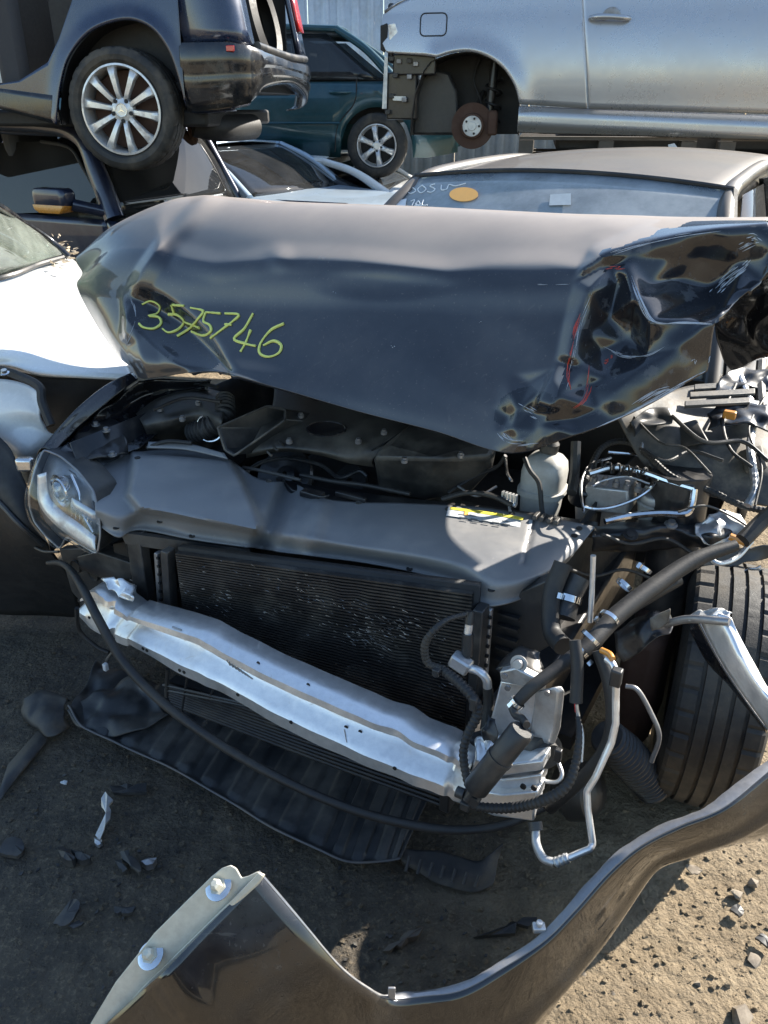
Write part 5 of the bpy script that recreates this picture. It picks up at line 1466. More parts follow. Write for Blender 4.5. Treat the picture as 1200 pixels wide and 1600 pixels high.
scrap('slate_shard', [(1140, 1420), (1152, 1410), (1164, 1424), (1158, 1432)], .02, .006, M['debris'], 'grey shard on sunlit dirt at the right border', 'shard')
scrap('slate_shard', [(1180, 1465), (1190, 1456), (1210, 1470), (1205, 1482)], .02, .006, M['debris'], 'grey shard lowest at the right border on sunlit dirt', 'shard')
for (x, y, r_, lbl) in ((1150, 1398, .018, 'dark clod beside the grey shard on sunlit dirt'), (1178, 1380, .014, 'small dark clod at the right border on sunlit dirt'), (1160, 1590, .028, 'large dark clod in the bottom right corner'), (1180, 1500, .018, 'dark clod below the lowest grey shard'), (958, 1556, .010, 'small dark stone on sunlit dirt near the bottom edge'), (1090, 1538, .008, 'tiny dark stone in the middle of sunlit dirt'), (913, 1523, .008, 'pale pebble on sunlit dirt beside the loose panel')):
    p0 = GZ(x, y, .004)
    g = hull([p0 + Vector((random.gauss(0, 1), random.gauss(0, 1), random.gauss(0, .6))).normalized() * r_ * random.uniform(.6, 1.1) for _ in range(16)])
    tag(ob('dirt_clod', g, M['gravel'], angle=35), lbl, 'clod')
shade_bits = []
for k in range(900):
    x, y = random.uniform(-1.6, .25), random.uniform(.8, 2.0)
    r_ = random.uniform(.0025, .0075)
    p0 = Vector((x, y, gz(x, y) + r_ * .2))
    a = random.uniform(0, math.pi)
    e = Vector((math.cos(a), math.sin(a), random.uniform(-.3, .3)))
    f_ = Vector((-e.y, e.x, random.uniform(-.2, .2))) * random.uniform(.3, .8)
    u_ = Vector((0, 0, .35))
    shade_bits.append(([tuple(p0 + q * r_) for q in (e + u_, f_ * .8 + u_ * 1.3, -e * .9 + u_, -f_ + u_ * .8, e * .9 - u_, f_ - u_, -e - u_, -f_ - u_)], [(0, 1, 2, 3), (4, 7, 6, 5), (0, 4, 5, 1), (1, 5, 6, 2), (2, 6, 7, 3), (3, 7, 4, 0)]))
sb = ob('plastic_litter', shade_bits, M['debris'], base=(0, 0, 0), smooth=False)
tag(sb, 'tiny plastic crumbs strewn over the shaded dirt', 'litter', kind='stuff')
# gravel: thousands of grains, nobody could count it
V, F = [], []
hulls = []
for k in range(14):
    hulls.append(hull([Vector((random.gauss(0, 1), random.gauss(0, 1), random.gauss(0, .55))).normalized() * random.uniform(.7, 1.1) for _ in range(10)]))
for k in range(15000):
    if k % 3 == 0:
        x, y = random.uniform(-.1, 1.3), random.uniform(.75, 1.7)
    else:
        x, y = random.uniform(-1.7, 1.4), random.uniform(.75, 2.2)
    r_ = min(.009, .0014 * random.paretovariate(1.7))
    v_, f_ = random.choice(hulls)
    a = random.uniform(0, 6.28)
    o = len(V)
    zz = gz(x, y) + r_ * .15
    ca, sa = math.cos(a), math.sin(a)
    V += [(x + (p[0] * ca - p[1] * sa) * r_, y + (p[0] * sa + p[1] * ca) * r_ * .8, zz + p[2] * r_ * .8) for p in v_]
    F += [tuple(i + o for i in q) for q in f_]
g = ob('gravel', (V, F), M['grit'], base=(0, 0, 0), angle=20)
tag(g, 'loose gravel and grit scattered over the dirt yard', 'gravel', kind='stuff')

# ================================================================== PARTS SHARED BY THE OTHER CARS
def wheel(parent, cc, ax, Rr, wd, rim_r, spokes, style, tyre_n=96):
    ax = Vector(ax).normalized()
    up = Vector((0, 0, 1))
    e1 = (up - ax * up.dot(ax)).normalized()
    e2 = ax.cross(e1)
    cc = Vector(cc)
    h = wd / 2
    w_ = ob('wheel', lathe([(h * .80, rim_r * 1.0), (h * .92, rim_r * 1.0), (h * .94, rim_r * .955), (h * .70, rim_r * .92), (-h * .4, rim_r * .88), (-h * .8, rim_r)], cc, ax, 56), M['rim'], parent)
    ob('tyre', tyre_geo(cc, ax, Rr, wd, rim_r * 1.0, n=tyre_n, ribs=3), M['tyre'], w_, angle=30)
    ob('brake', lathe([(h * .1, .0005), (h * .1, rim_r * .55), (0, rim_r * .86), (-h * .3, rim_r * .86)], cc, ax, 40), M['rust'] if style == 'ten' else M['dark'], w_)
    for k in range(spokes):
        a = 2 * math.pi * k / spokes + .15
        d = e1 * math.cos(a) + e2 * math.sin(a)
        t = ax.cross(d)
        if style == 'ten':
            secs = [(rim_r * .16, .020, h * .72), (rim_r * .40, .020, h * .86), (rim_r * .75, .026, h * .92), (rim_r * .955, .036, h * .86)]
        else:
            secs = [(rim_r * .20, .030, h * .80), (rim_r * .55, .026, h * .88), (rim_r * .95, .040, h * .84)]
        rows_ = []
        for r_, hwid, up_ in secs:
            p = cc + d * r_ + ax * up_
            q = .62
            rows_.append([p - t * hwid - ax * .022, p - t * hwid * q, p, p + t * hwid * q, p + t * hwid - ax * .022])
        ob('spoke', gridgeo(rows_), M['rim'], w_, thick=.008, angle=35)
    hub = ob('hub', lathe([(h * .5, rim_r * .30), (h * .74, rim_r * .27), (h * .80, rim_r * .20), (h * .82, rim_r * .17), (h * .86, rim_r * .15), (h * .86, .0005)], cc, ax, 32), M['rim'], w_)
    for k in range(5):
        a = 2 * math.pi * (k + .5) / 5
        d = e1 * math.cos(a) + e2 * math.sin(a)
        ob('lug_hole', disc(cc + d * rim_r * .235 + ax * (h * .78), ax, rim_r * .048, .006, 12), M['dark'], w_)
    if style == 'ten':
        for k in range(3):                                          # three-pointed emblem on the cap
            a = 2 * math.pi * k / 3
            d = e1 * math.cos(a) + e2 * math.sin(a)
            t = ax.cross(d)
            b0 = cc + ax * (h * .86 + .001)
            ob('emblem_ray', prism([b0 + t * .004, b0 + d * rim_r * .125, b0 - t * .004], ax * .0015), M['chrome'], w_)
        ob('emblem_ring', tube([cc + ax * (h * .86 + .001) + (e1 * math.cos(a) + e2 * math.sin(a)) * rim_r * .135 for a in np.linspace(0, 2 * math.pi, 25)], .0018, 6, k=40), M['chrome'], w_)
    return w_

def sedan(name, fr, label, cat, paint, L=4.5, front=1, hw=.86, z0=0.0, belt=.92, roof=1.42, hood_z=.80, xs=(.55, 1.15, 2.75, 3.45), glassm='glass_dk', wheels=True, doors=True, wheelx=(.85, 3.55), Rr=.31, style='cap', tail_z=None):
    """x runs rear to front when front=1; visible flank is y=0, far flank y=-2hw. xs: rear glass base, roof rear, roof front, screen base"""
    W2 = 2 * hw
    t = thing(name, fr.w(L / 2, -hw, z0), label, cat)
    X = (lambda x: x) if front == 1 else (lambda x: L - x)
    tz = tail_z or belt + .04
    def P(x, y, z):
        return fr.w(X(x), y, z + z0)
    def deck(x):
        if x < xs[0]:
            return tz - .06 * ((xs[0] - x) / xs[0]) ** 2
        if x < xs[3]:
            return belt
        f = (x - xs[3]) / (L - xs[3])
        return belt + (hood_z - belt) * f - .14 * max(0, f - .8) ** 1 * 2
    rows = []
    for x in np.unique(np.r_[np.linspace(0, L, 60), [wheelx[0] + a for a in np.linspace(-.36, .36, 15)], [wheelx[1] + a for a in np.linspace(-.36, .36, 15)]]):
        e = min(x, L - x)
        nar = .10 * max(0, 1 - e / .45) ** 2
        zb = .20 + .05 * max(0, 1 - e / .3)
        for wx in wheelx:
            d = abs(x - wx)
            if d < .365:
                zb = max(zb, .30 + math.sqrt(.365 ** 2 - d * d))
        zt = deck(x)
        dd = .75 * max(0, 1 - e / .05)
        zt = zt - (zt - .55) * (.65 if e < 1e-6 else 0)
        sec = []
        for y, z in ((-nar - .02, zb), (-nar + .012, zb + (zt - zb) * .35), (-nar + .018, zb + (zt - zb) * .62), (-nar - .01, zt - .05), (-nar - .05, zt - .012), (-nar - .16, zt), (-hw, zt + .018)):
            sec.append((y, z))
        full = sec + [(-W2 - y, z) for y, z in sec[-2::-1]]
        rows.append([P(x, y, z) for y, z in full])
    body = ob('body', gridgeo(rows), paint, t, thick=.012, angle=40)
    inset = .20
    def G(x, s, f):   # s 0 near, 1 far
        return None
    rz = roof
    pr = [[P(x, -inset - (W2 - 2 * inset) * s, rz + .035 * math.sin(math.pi * s) + .03 * math.sin(math.pi * (x - xs[1]) / (xs[2] - xs[1])) - .03 * (1 if s in (0, 1) else 0)) for s in (0, .06, .2, .35, .5, .65, .8, .94, 1)] for x in np.linspace(xs[1], xs[2], 10)]
    ob('roof', gridgeo(pr), paint, t, thick=.015)
    def pane(a, b, c_, d_, nm, mt, n=6, bow=.0):
        rws = []
        for i in range(n):
            f = i / (n - 1)
            rws.append([(a * (1 - f) + d_ * f) * (1 - g) + (b * (1 - f) + c_ * f) * g for g in np.linspace(0, 1, n)])
        return ob(nm, gridgeo(rws), mt, t, thick=.004)
    ins0 = .07
    A = P(xs[3], -ins0, deck(xs[3]) + .0); Bq = P(xs[3], -W2 + ins0, deck(xs[3])); Cq = P(xs[2], -W2 + inset, rz - .01); Dq = P(xs[2], -inset, rz - .01)
    ob('windscreen', gridgeo([[P(xs[3] + .10 * math.sin(math.pi * g) * (1 - f) + (xs[2] - xs[3]) * f + .04 * math.sin(math.pi * g) * f, (-ins0 - (W2 - 2 * ins0) * g) * (1 - f) + (-inset - (W2 - 2 * inset) * g) * f, deck(xs[3]) * (1 - f) + (rz - .01) * f + .03 * math.sin(math.pi * f)) for g in np.linspace(0, 1, 12)] for f in np.linspace(0, 1, 8)]), M[glassm], t, thick=.004)
    ob('rear_window', gridgeo([[P(xs[0] + (xs[1] - xs[0]) * f, (-ins0 - (W2 - 2 * ins0) * g) * (1 - f) + (-inset - (W2 - 2 * inset) * g) * f, deck(xs[0]) * (1 - f) + (rz - .01) * f + .03 * math.sin(math.pi * f)) for g in np.linspace(0, 1, 8)] for f in np.linspace(0, 1, 6)]), M[glassm], t, thick=.004)
    mid = (xs[1] + xs[2]) / 2 - .05
    for s in (0, 1):
        yb, yt = (-ins0, -inset + .01) if s == 0 else (-W2 + ins0, -W2 + inset - .01)
        for xa, xb, xc, xd in ((xs[0] + .18, mid - .04, mid - .04, xs[1] + .10), (mid + .04, xs[3] - .22, xs[2] - .06, mid + .04)):
            pane(P(xa, yb, belt + .01), P(xb, yb, belt + .01), P(xc, yt, rz - .06), P(xd, yt, rz - .06), 'side_window', M[glassm])
        pw = M['gloss_black'] if s == 0 else M['dark']
        for q in ((P(xs[3], yb, belt - .02), P((xs[3] + xs[2]) / 2, (yb + yt) / 2, (belt + rz) / 2 + .03), P(xs[2], yt, rz - .02)), (P(xs[0], yb, belt - .02), P((xs[0] + xs[1]) / 2, (yb + yt) / 2, (belt + rz) / 2 + .03), P(xs[1], yt, rz - .02))):
            ob('pillar', tube(q, [.05, .038, .034], 10), paint, t)
        ob('roof_rail', tube([P(xs[1], yt, rz - .02), P(mid, yt + (.01 if s == 0 else -.01), rz + .0), P(xs[2], yt, rz - .02)], .03, 8), paint, t)
        ob('pillar', tube([P(mid, yb, belt), P(mid, yt, rz - .03)], .035, 8), pw, t)
    ob('cabin', [box(P((xs[0] + xs[3]) / 2, -hw, .72), (xs[3] - xs[0] - .1, W2 - .3, .42), fr.ex, fr.ey)], M['dark'], t)
    for s in (.28, .72):
        for x_ in (xs[1] + .35, xs[2] - .45):
            ob('seat', [box(P(x_, -W2 * s, belt + .12), (.14, .46, .50), fr.ex, fr.ey, taper=.75)], M['seat'], t, bevel=.04)
    if wheels:
        for x in wheelx:
            wheel(t, P(x, -.12, Rr), fr.ey, Rr, .20, Rr * .66, 6, style)
    return t, P, deck

# ---------------------------------------------------------------- far fence
fence = thing('corrugated_fence', (0, 13, 0), 'tall pale corrugated steel fence behind the stacked cars', 'fence')
for k in range(-9, 10):
    x0 = k * 1.05
    rows = []
    for i in range(43):
        f = i / 42
        x = x0 + 1.04 * f
        ph = (f * 5) % 1
        d = .035 if ph < .32 else (0 if .42 < ph < .9 else (.035 * (1 - (ph - .32) / .10) if ph <= .42 else .035 * (ph - .9) / .10))
        rows.append([Vector((x, 13 - d - .06 * (k % 2) * .1, 0.0)), Vector((x, 13 - d - .06 * (k % 2) * .1, 4.2))])
    ob('fence_sheet', gridgeo(rows), M['fence'], fence, thick=.003, angle=20)
for z in (.6, 2.2, 3.9):
    ob('fence_rail', box((0, 13.06, z), (20, .05, .08)), M['steel'], fence)

# ================================================================== NAVY CAR STACKED TOP LEFT (rear quarter)
p0 = GF(190, 172, 5.6)
Nf = yawframe((p0.x, p0.y, 0), -8)
nav = thing('stacked_estate_car', Nf.w(-1.2, -.9, 1.28), 'navy estate car without doors stacked on another car, pale ten-spoke wheel showing', 'car')
H = lambda px, py, y=0.0: Nf.hit(px, py, y)
arch = [tuple(p) for p in crom([(90, 195), (92, 168), (97, 130), (108, 92), (132, 58), (165, 38), (205, 31), (240, 46), (266, 80), (281, 122), (292, 166)], 41)]
bot = [H(-90, 168), H(0, 166), H(84, 190)] + [H(*p) for p in arch]
top = [H(-90, 140), H(0, 131), H(30, 126), H(75, 97), H(92, 60), H(110, 2), H(128, -70), H(330, -70)]
ar = np.array([H(*p) for p in arch])
def fyN(x, z):
    d = seg1((x, z), ar)
    return .022 * math.exp(-(d / .05) ** 2) - .12 * max(0, z - 1.95) ** 1.5 - .06 * max(0, 1.62 - z) - .10 * max(0, x - .62) ** 2
ob('quarter_panel', column_panel(bot, top, 120, 18, fyN, Nf, x1=ar[-1, 0]), M['navy'], nav, thick=.02)
xr0, _ = H(290, 100)
xc, zc = H(384, 100)
# upper rear corner between arch and tailgate
ur = []
for x, y_, in ((xr0, 0.0), (xc - .14, -.012), (xc - .05, -.05), (xc - .01, -.12), (xc + .0, -.22)):
    ur.append([Nf.w(x - .16 * max(0, z - 1.98), y_ - .05 - .10 * max(0, z - 1.95), z) if False else Nf.w(x - .20 * max(0, z - 2.0), y_ - .12 * max(0, z - 1.95) ** 1.5 - .01, z) for z in np.linspace(2.0, 2.75, 10)])
ob('rear_corner', gridgeo(ur), M['navy'], nav, thick=.02)
ob('tail_lamp', gridgeo([[Nf.w(x - .20 * max(0, z - 2.0) + .012, y_ - .12 * max(0, z - 1.95) ** 1.5 + .004, z) for z in np.linspace(2.33, 2.62, 5)] for x, y_ in ((xc - .06, -.05), (xc - .015, -.12), (xc + .0, -.2))]), M['red'], nav, thick=.01)
# rear bumper wrapping the corner
plan = [(xr0 - .03, .004), (xr0 + .05, .012), (xc - .12, .006), (xc - .03, -.035), (xc + .025, -.12), (xc + .06, -.3), (xc + .09, -.85), (xc + .06, -1.4), (xc + .0, -1.66), (xc - .12, -1.76)]
pl = crom([(*p, 0) for p in plan], 60)
zt_n = [2.02, 2.02, 2.02, 2.01, 2.0, 1.98, 1.95, 1.96, 1.97, 1.97]
zb_n = [1.63, 1.62, 1.64, 1.66, 1.68, 1.76, 1.80, 1.74, 1.66, 1.64]
zt_, zb_ = crom([(a,) for a in zt_n], 60)[:, 0], crom([(a,) for a in zb_n], 60)[:, 0]
rows = []
for i in range(60):
    r_ = []
    for f, o in ((0, -.05), (.03, -.01), (.10, .004), (.35, .012), (.42, .0), (.50, .004), (.62, .006), (.70, -.006), (.78, -.01), (.9, -.02), (.97, -.045), (1, -.09)):
        x, y = pl[i][0], pl[i][1]
        k_ = i / 59
        nx, ny = (0, 1) if k_ < .25 else ((.7, .7) if k_ < .42 else (1, 0))
        r_.append(Nf.w(x + nx * o, y + ny * o, zt_[i] * (1 - f) + zb_[i] * f))
    rows.append(r_)
ob('rear_bumper', gridgeo(rows), M['gloss_black'], nav, thick=.01)
ob('bumper_reflector', box(Nf.w(xc - .085, .014, 1.975), (.05, .008, .03), Nf.ex, Nf.ey), M['red'], nav, bevel=.003)
# load bay opening: sill, far pillar with lamp, spare tyre, dark inside
ob('load_bay', [box(Nf.w(xc - .9, -.9, 1.78), (1.7, 1.5, .05), Nf.ex, Nf.ey), box(Nf.w(xc - 1.5, -.9, 2.2), (.06, 1.5, .9), Nf.ex, Nf.ey)], M['dark'], nav)
ob('bay_wall', [box(Nf.w(xc - .7, -.22, 2.2), (1.2, .04, .8), Nf.ex, Nf.ey)], M['dark'], nav)
ob('bay_wall', [box(Nf.w(xc - .85, -1.62, 2.2), (1.4, .04, .9), Nf.ex, Nf.ey)], M['dark'], nav)
ob('loading_sill', tube([Nf.w(xc + .02, -.2, 2.0), Nf.w(xc + .05, -.85, 1.975), Nf.w(xc + .02, -1.5, 1.99)], .025, 10), M['plastic'], nav)
ob('pillar', gridgeo([[Nf.w(xc - .02 - .20 * max(0, z - 2.0), y, z) for z in np.linspace(1.98, 2.75, 6)] for y in (-1.52, -1.62, -1.74)]), M['navy'], nav, thick=.03)
ob('tail_lamp', gridgeo([[Nf.w(xc + .0 - .20 * max(0, z - 2.0), y, z) for z in np.linspace(2.18, 2.44, 4)] for y in (-1.58, -1.66, -1.74)]), M['red'], nav, thick=.02)
ob('spare_tyre', lathe([(-.06, .18), (-.07, .24), (-.05, .285), (0, .295), (.05, .285), (.07, .24), (.06, .18)], Nf.w(xc - .38, -.42, 2.12), Nf.ex * .55 + Vector((0, 0, .8)), 48), M['tyre'], nav)
ob('spare_tyre', lathe([(-.06, .20), (-.08, .26), (-.05, .32), (0, .33), (.05, .32), (.08, .26), (.06, .20)], Nf.w(xc - .2, -1.05, 2.2), Nf.ex * .9 + Vector((0, 0, .2)), 48), M['rubber'], nav)
# sill, opened door space, inner pillar, belly, silencer
ob('sill', column_panel([H(-90, 172), H(0, 170), H(95, 196)], [H(-90, 138), H(0, 138), H(92, 150)], 20, 6, lambda x, z: .012 - .3 * (z - 1.66) ** 2, Nf), M['gloss_black'], nav, thick=.03)
ob('inner_pillar', prism([Nf.w(*H(x, y, -.12)[:1], -.12, H(x, y, -.12)[1]) for x, y in ((2, 36), (18, 36), (22, 118), (6, 120))], Nf.ey * -.06), M['paper'], nav, bevel=.006)
ob('inner_pillar', prism([Nf.w(H(x, y, -.5)[0], -.5, H(x, y, -.5)[1]) for x, y in ((44, 48), (50, 48), (56, 76), (50, 76))], Nf.ey * -.06), M['silver'], nav, bevel=.004)
ob('rear_seat', box(Nf.w(-.75, -.7, 2.05), (.2, 1.2, .65), Nf.ex, Nf.ey), M['seat'], nav, bevel=.05)
ob('floor_pan', box(Nf.w(-1.1, -.9, 1.60), (3.2, 1.5, .10), Nf.ex, Nf.ey), M['dark'], nav, bevel=.02)
ob('seat_belt', prism([Nf.w(H(x, y, -.2)[0], -.2, H(x, y, -.2)[1]) for x, y in ((-2, -20), (6, -20), (12, 30), (4, 30))], Nf.ey * -.01), M['paper'], nav)
lin_ = [[Nf.w(x, y, z) for y in (-.02, -.2, -.4, -.46)] for x, z in [H(*p) for p in arch]]
ob('arch_liner', gridgeo(lin_), M['dark'], nav)
ob('arch_back', prism([Nf.w(x, -.44, z) for x, z in [H(*p) for p in arch]], Nf.ey * -.03), M['dark'], nav)
sx, sz = H(345, 205, -.5)
ob('silencer', tube([Nf.w(sx - .15, -.4, sz + .05), Nf.w(sx, -.5, sz + .02), Nf.w(sx + .1, -.9, sz + .02)], .085, 18), M['dark'], nav)
ob('silencer', tube([Nf.w(sx - .30, -.5, sz + .02), Nf.w(sx - .20, -.5, sz - .06), Nf.w(sx - .22, -.5, sz + .1)], .03, 10), M['rust'], nav)
ob('roof', gridgeo([[Nf.w(x, y, 2.86 + .06 * math.sin(math.pi * (-y) / 1.8)) for x in np.linspace(-2.5, xc - .2, 8)] for y in np.linspace(-.1, -1.7, 9)]), M['navy'], nav, thick=.03)
wheel(nav, Nf.w(0, -.10, p0.z + .0), Nf.ey, .352, .24, .258, 10, 'ten', 144)

# ================================================================== SILVER COUPE ON PALLETS (right)
p1 = GF(735, 190, 6.2)
Sf = yawframe((p1.x, p1.y, 0), -10)
HS = lambda px, py, y=0.0: Sf.hit(px, py, y)
cou = thing('stacked_coupe', Sf.w(1.2, -.88, 1.2), 'silver coupe missing its rear wheel and bumper, resting high on wooden pallets', 'car')
sa = [tuple(p) for p in crom([(685, 90), (708, 83), (734, 81), (760, 88), (783, 103), (798, 122), (807, 141), (812, 163)], 29)]
bot = [HS(594, 60), HS(604, 82), HS(625, 84), HS(665, 87)] + [HS(*p) for p in sa] + [HS(860, 166), HS(917, 170)]
top = [HS(594, 48), HS(597, 22), HS(606, 12), HS(650, -8), HS(700, -60), HS(918, -95)]
sar = np.array([HS(*p) for p in sa])
zS = HS(900, 15)[1]
def fyS(x, z):
    d = seg1((x, z), sar)
    sh = z - zS
    return .028 * math.exp(-(d / .07) ** 2) + (.055 * (1 - ((sh + .36) / .36) ** 2) if sh < 0 else -.20 * sh) - .05 * math.exp(-((x + .75) / .25) ** 2) + .012 * math.exp(-((sh + .62) / .06) ** 2)
gx_ = HS(905, 0)[0]
def slant(bot, top, xl, xr, nm, par, n=90, m=26, mt='silver'):
    """panel between two slanted edges xl(z), xr(z)"""
    rws = []
    for i in range(n):
        f = i / (n - 1)
        col_ = []
        for g in np.linspace(0, 1, m):
            x_ = None
            xa = xl(g) * (1 - f) + xr(g) * f
            zb = np.interp(xa, [p[0] for p in bot], [p[1] for p in bot])
            zt = np.interp(xa, [p[0] for p in top], [p[1] for p in top])
            z = zb * (1 - g) + zt * g
            col_.append(Sf.w(xa, fyS(xa, z), z))
        rws.append(col_)
    return ob(nm, gridgeo(rws), M[mt], par, thick=.015)
xgb, xgt = HS(918, 169)[0], HS(904, -95)[0]
slant(bot, top, lambda g: HS(594, 60)[0], lambda g: xgb * (1 - g) + xgt * g - .004, 'quarter_panel', cou, 150, 26)
xrb = HS(1290, 180)[0]
door = slant([HS(900, 169), HS(918, 170), HS(1290, 181)], [HS(850, -95), HS(904, -95), HS(1290, -95)], lambda g: xgb * (1 - g) + xgt * g + .005, lambda g: xrb, 'door', cou, 70, 26)
def fyL(x, z):
    z0_ = np.interp(x, [HS(812, 176)[0], HS(1290, 198)[0]], [HS(812, 176)[1], HS(1290, 198)[1]])
    return .020 - .035 * sstep(z0_ - .02, z0_ + .07, z) - .06 * sstep(z0_ - .06, z0_ - .13, z)
ob('sill', column_panel([HS(808, 207), HS(812, 208), HS(1290, 222)], [HS(808, 165), HS(812, 165.5), HS(1290, 183)], 60, 16, fyL, Sf), M['silver'], cou, thick=.02)
# fuel flap
fx0, fz0 = HS(657, 57); fx1, fz1 = HS(699, 20)
def rrect(x0, z0, x1, z1, r, n=5):
    pts = []
    for cx, cz, a0 in ((x1 - r, z1 - r, 0), (x0 + r, z1 - r, 90), (x0 + r, z0 + r, 180), (x1 - r, z0 + r, 270)):
        for k in range(n + 1):
            a = R(a0 + 90 * k / n)
            pts.append((cx + r * math.cos(a), cz + r * math.sin(a)))
    return pts
rp = rrect(min(fx0, fx1), min(fz0, fz1), max(fx0, fx1), max(fz0, fz1), .03)
ob('fuel_flap_gap', tube([Sf.w(x, fyS(x, z) + .001, z) for x, z in rp + rp[:1]], .0045, 6, smooth=False, k=80), M['dark'], cou)
fcx, fcz = (fx0 + fx1) / 2, (fz0 + fz1) / 2
# door handle
hx0, hz0 = HS(921, 29); hx1, hz1 = HS(984, 29)
ob('handle_recess', [lathe([(0, .0005), (.003, .055), (.0, .062)], Sf.w(HS(955, 27)[0], fyS(HS(955, 27)[0], hz0) + .001, hz0), Sf.ey, 28)], M['steel'], door)
ob('door_handle', tube([Sf.w(hx0, fyS(hx0, hz0) + .012, hz0), Sf.w(hx0 + .05, fyS(hx0, hz0) + .045, hz0 + .004), Sf.w((hx0 + hx1) / 2, fyS(hx0, hz0) + .05, hz0 + .003), Sf.w(hx1 - .04, fyS(hx1, hz1) + .045, hz1), Sf.w(hx1, fyS(hx1, hz1) + .012, hz1)], [.014, .018, .017, .016, .012], 12), M['silver'], door)
ob('lock', lathe([(0, .012), (.004, .012), (.004, .0004)], Sf.w(hx0 + .02, fyS(hx0, hz0) + .035, hz0), Sf.ey, 14), M['steel'], door)
# window, roof line beyond the top of the frame
wz = HS(900, -95)[1]
ob('side_window', gridgeo([[Sf.w(x, -.16 - .25 * f, wz + .36 * f) for x in np.linspace(HS(760, 0)[0], xrb, 6)] for f in (0, .5, 1)]), M['glass_dk'], cou, thick=.005)
ob('roof', gridgeo([[Sf.w(x, -.42 - 1.0 * f, wz + .36 + .05 * math.sin(math.pi * f)) for x in np.linspace(HS(800, 0)[0], xrb, 6)] for f in np.linspace(0, 1, 6)]), M['silver'], cou, thick=.02)
ob('boot_lid', gridgeo([[Sf.w(x, -.03 - 1.62 * f, np.interp(x, [p[0] for p in top], [p[1] for p in top]) + .015 + .04 * math.sin(math.pi * f)) for x in np.linspace(HS(594, 0)[0] + .02, HS(740, 0)[0], 8)] for f in np.linspace(0, 1, 8)]), M['silver'], cou, thick=.015)
# stripped tail: black crash structure, lamp hole, clips
xt, zt0 = HS(600, 84)
ob('tail_structure', [box(Sf.w(xt + .20, -.10, HS(630, 100)[1]), (.30, .08, .13), Sf.ex, Sf.ey)], M['black_steel'], cou, bevel=.01)
ob('tail_structure', [box(Sf.w(xt + .11, -.16, HS(620, 150)[1]), (.22, .14, .30), Sf.ex, Sf.ey)], M['black_steel'], cou, bevel=.012)
ob('tail_structure', [box(Sf.w(xt + .04, -.9, HS(600, 140)[1]), (.10, 1.5, .22), Sf.ex, Sf.ey)], M['black_steel'], cou, bevel=.02)
ob('tail_panel', [box(Sf.w(xt + .03, -.88, HS(600, 50)[1]), (.05, 1.55, .36), Sf.ex, Sf.ey)], M['plastic'], cou, bevel=.02)
ob('lamp_hole', prism([Sf.w(HS(x, y, .012)[0], .012 - .03, HS(x, y, .012)[1]) for x, y in ((594, 40), (604, 36), (606, 70), (600, 82), (594, 78))], Sf.ey * .02), M['dark'], cou)
ob('lamp_lens', prism([Sf.w(HS(x, y)[0], -.006, HS(x, y)[1]) for x, y in ((606, 38), (618, 36), (622, 50), (614, 66), (608, 62))], Sf.ey * .014), M['rim'], cou, bevel=.004)
for k, (x, y) in enumerate(((612, 92), (624, 96), (640, 95), (650, 100), (618, 118), (640, 120), (612, 150), (632, 156), (606, 175))):
    q = HS(x, y, -.06)
    ob('clip', box(Sf.w(q[0], -.05, q[1]), (.035, .03, .03), Sf.ex, Sf.ey), M['steel'] if k % 2 else M['plastic'], cou, bevel=.004)
ob('bumper_bracket', prism([Sf.w(HS(x, y, -.08)[0], -.07, HS(x, y, -.08)[1]) for x, y in ((602, 90), (607, 90), (605, 170), (598, 170))], Sf.ey * .02), M['alu_rough'], cou)
ob('bumper_bracket', prism([Sf.w(HS(x, y, -.08)[0], -.07, HS(x, y, -.08)[1]) for x, y in ((614, 150), (635, 151), (635, 158), (615, 157))], Sf.ey * .02), M['alu_rough'], cou)
# wheel arch: liner, damper, hub and rusty disc
full_arch = [(640, 212), (642, 180), (648, 145), (660, 112), (672, 96)] + sa + [(812, 190), (810, 212)]
fa_l = [HS(*p, -.02) for p in full_arch]
ob('arch_liner', gridgeo([[Sf.w(x, y, z) for y in (-.03, -.15, -.30, -.42)] for x, z in fa_l]), M['plastic'], cou, thick=.004)
ob('arch_back', prism([Sf.w(x, -.40, z) for x, z in fa_l], Sf.ey * -.02), M['dark'], cou)
lf = [HS(*p, -.10) for p in ((640, 212), (643, 170), (655, 120), (672, 105), (700, 112), (712, 140), (715, 175), (712, 212))]
ob('arch_guard', prism([Sf.w(x, -.20, z) for x, z in lf], Sf.ey * -.06), M['plastic'], cou, bevel=.02)
dx, dz = HS(738, 197, -.12)
hubp = ob('brake_disc', lathe([(-.012, .03), (-.012, .15), (.012, .15), (.012, .085), (.045, .08), (.05, .07), (.05, .0005)], Sf.w(dx, -.14, dz), Sf.ey, 40), M['rust'], cou)
ob('hub', lathe([(.05, .068), (.056, .066), (.056, .03), (.064, .028), (.064, .0005)], Sf.w(dx, -.14, dz), Sf.ey, 30), M['alu_rough'], hubp)
for k in range(5):
    a = 2 * math.pi * k / 5
    ob('stud_hole', disc(Sf.w(dx + .05 * math.cos(a), -.082, dz + .05 * math.sin(a)), Sf.ey, .008, .004, 10), M['dark'], hubp)
ob('caliper', box(Sf.w(dx + .14, -.15, dz + .02), (.07, .08, .16), Sf.ex, Sf.ey), M['rust'], cou, bevel=.015)
ob('damper', tube([Sf.w(dx + .10, -.26, dz - .02), Sf.w(dx + .13, -.28, dz + .42)], .03, 12), M['black_steel'], cou)
ob('spring', [tube([Sf.w(dx + .13 + .055 * math.cos(a), -.28 + .055 * math.sin(a), dz + .02 + .015 * a) for a in np.linspace(0, 6 * math.pi, 70)], .009, 6, k=140)], M['dark'], cou)
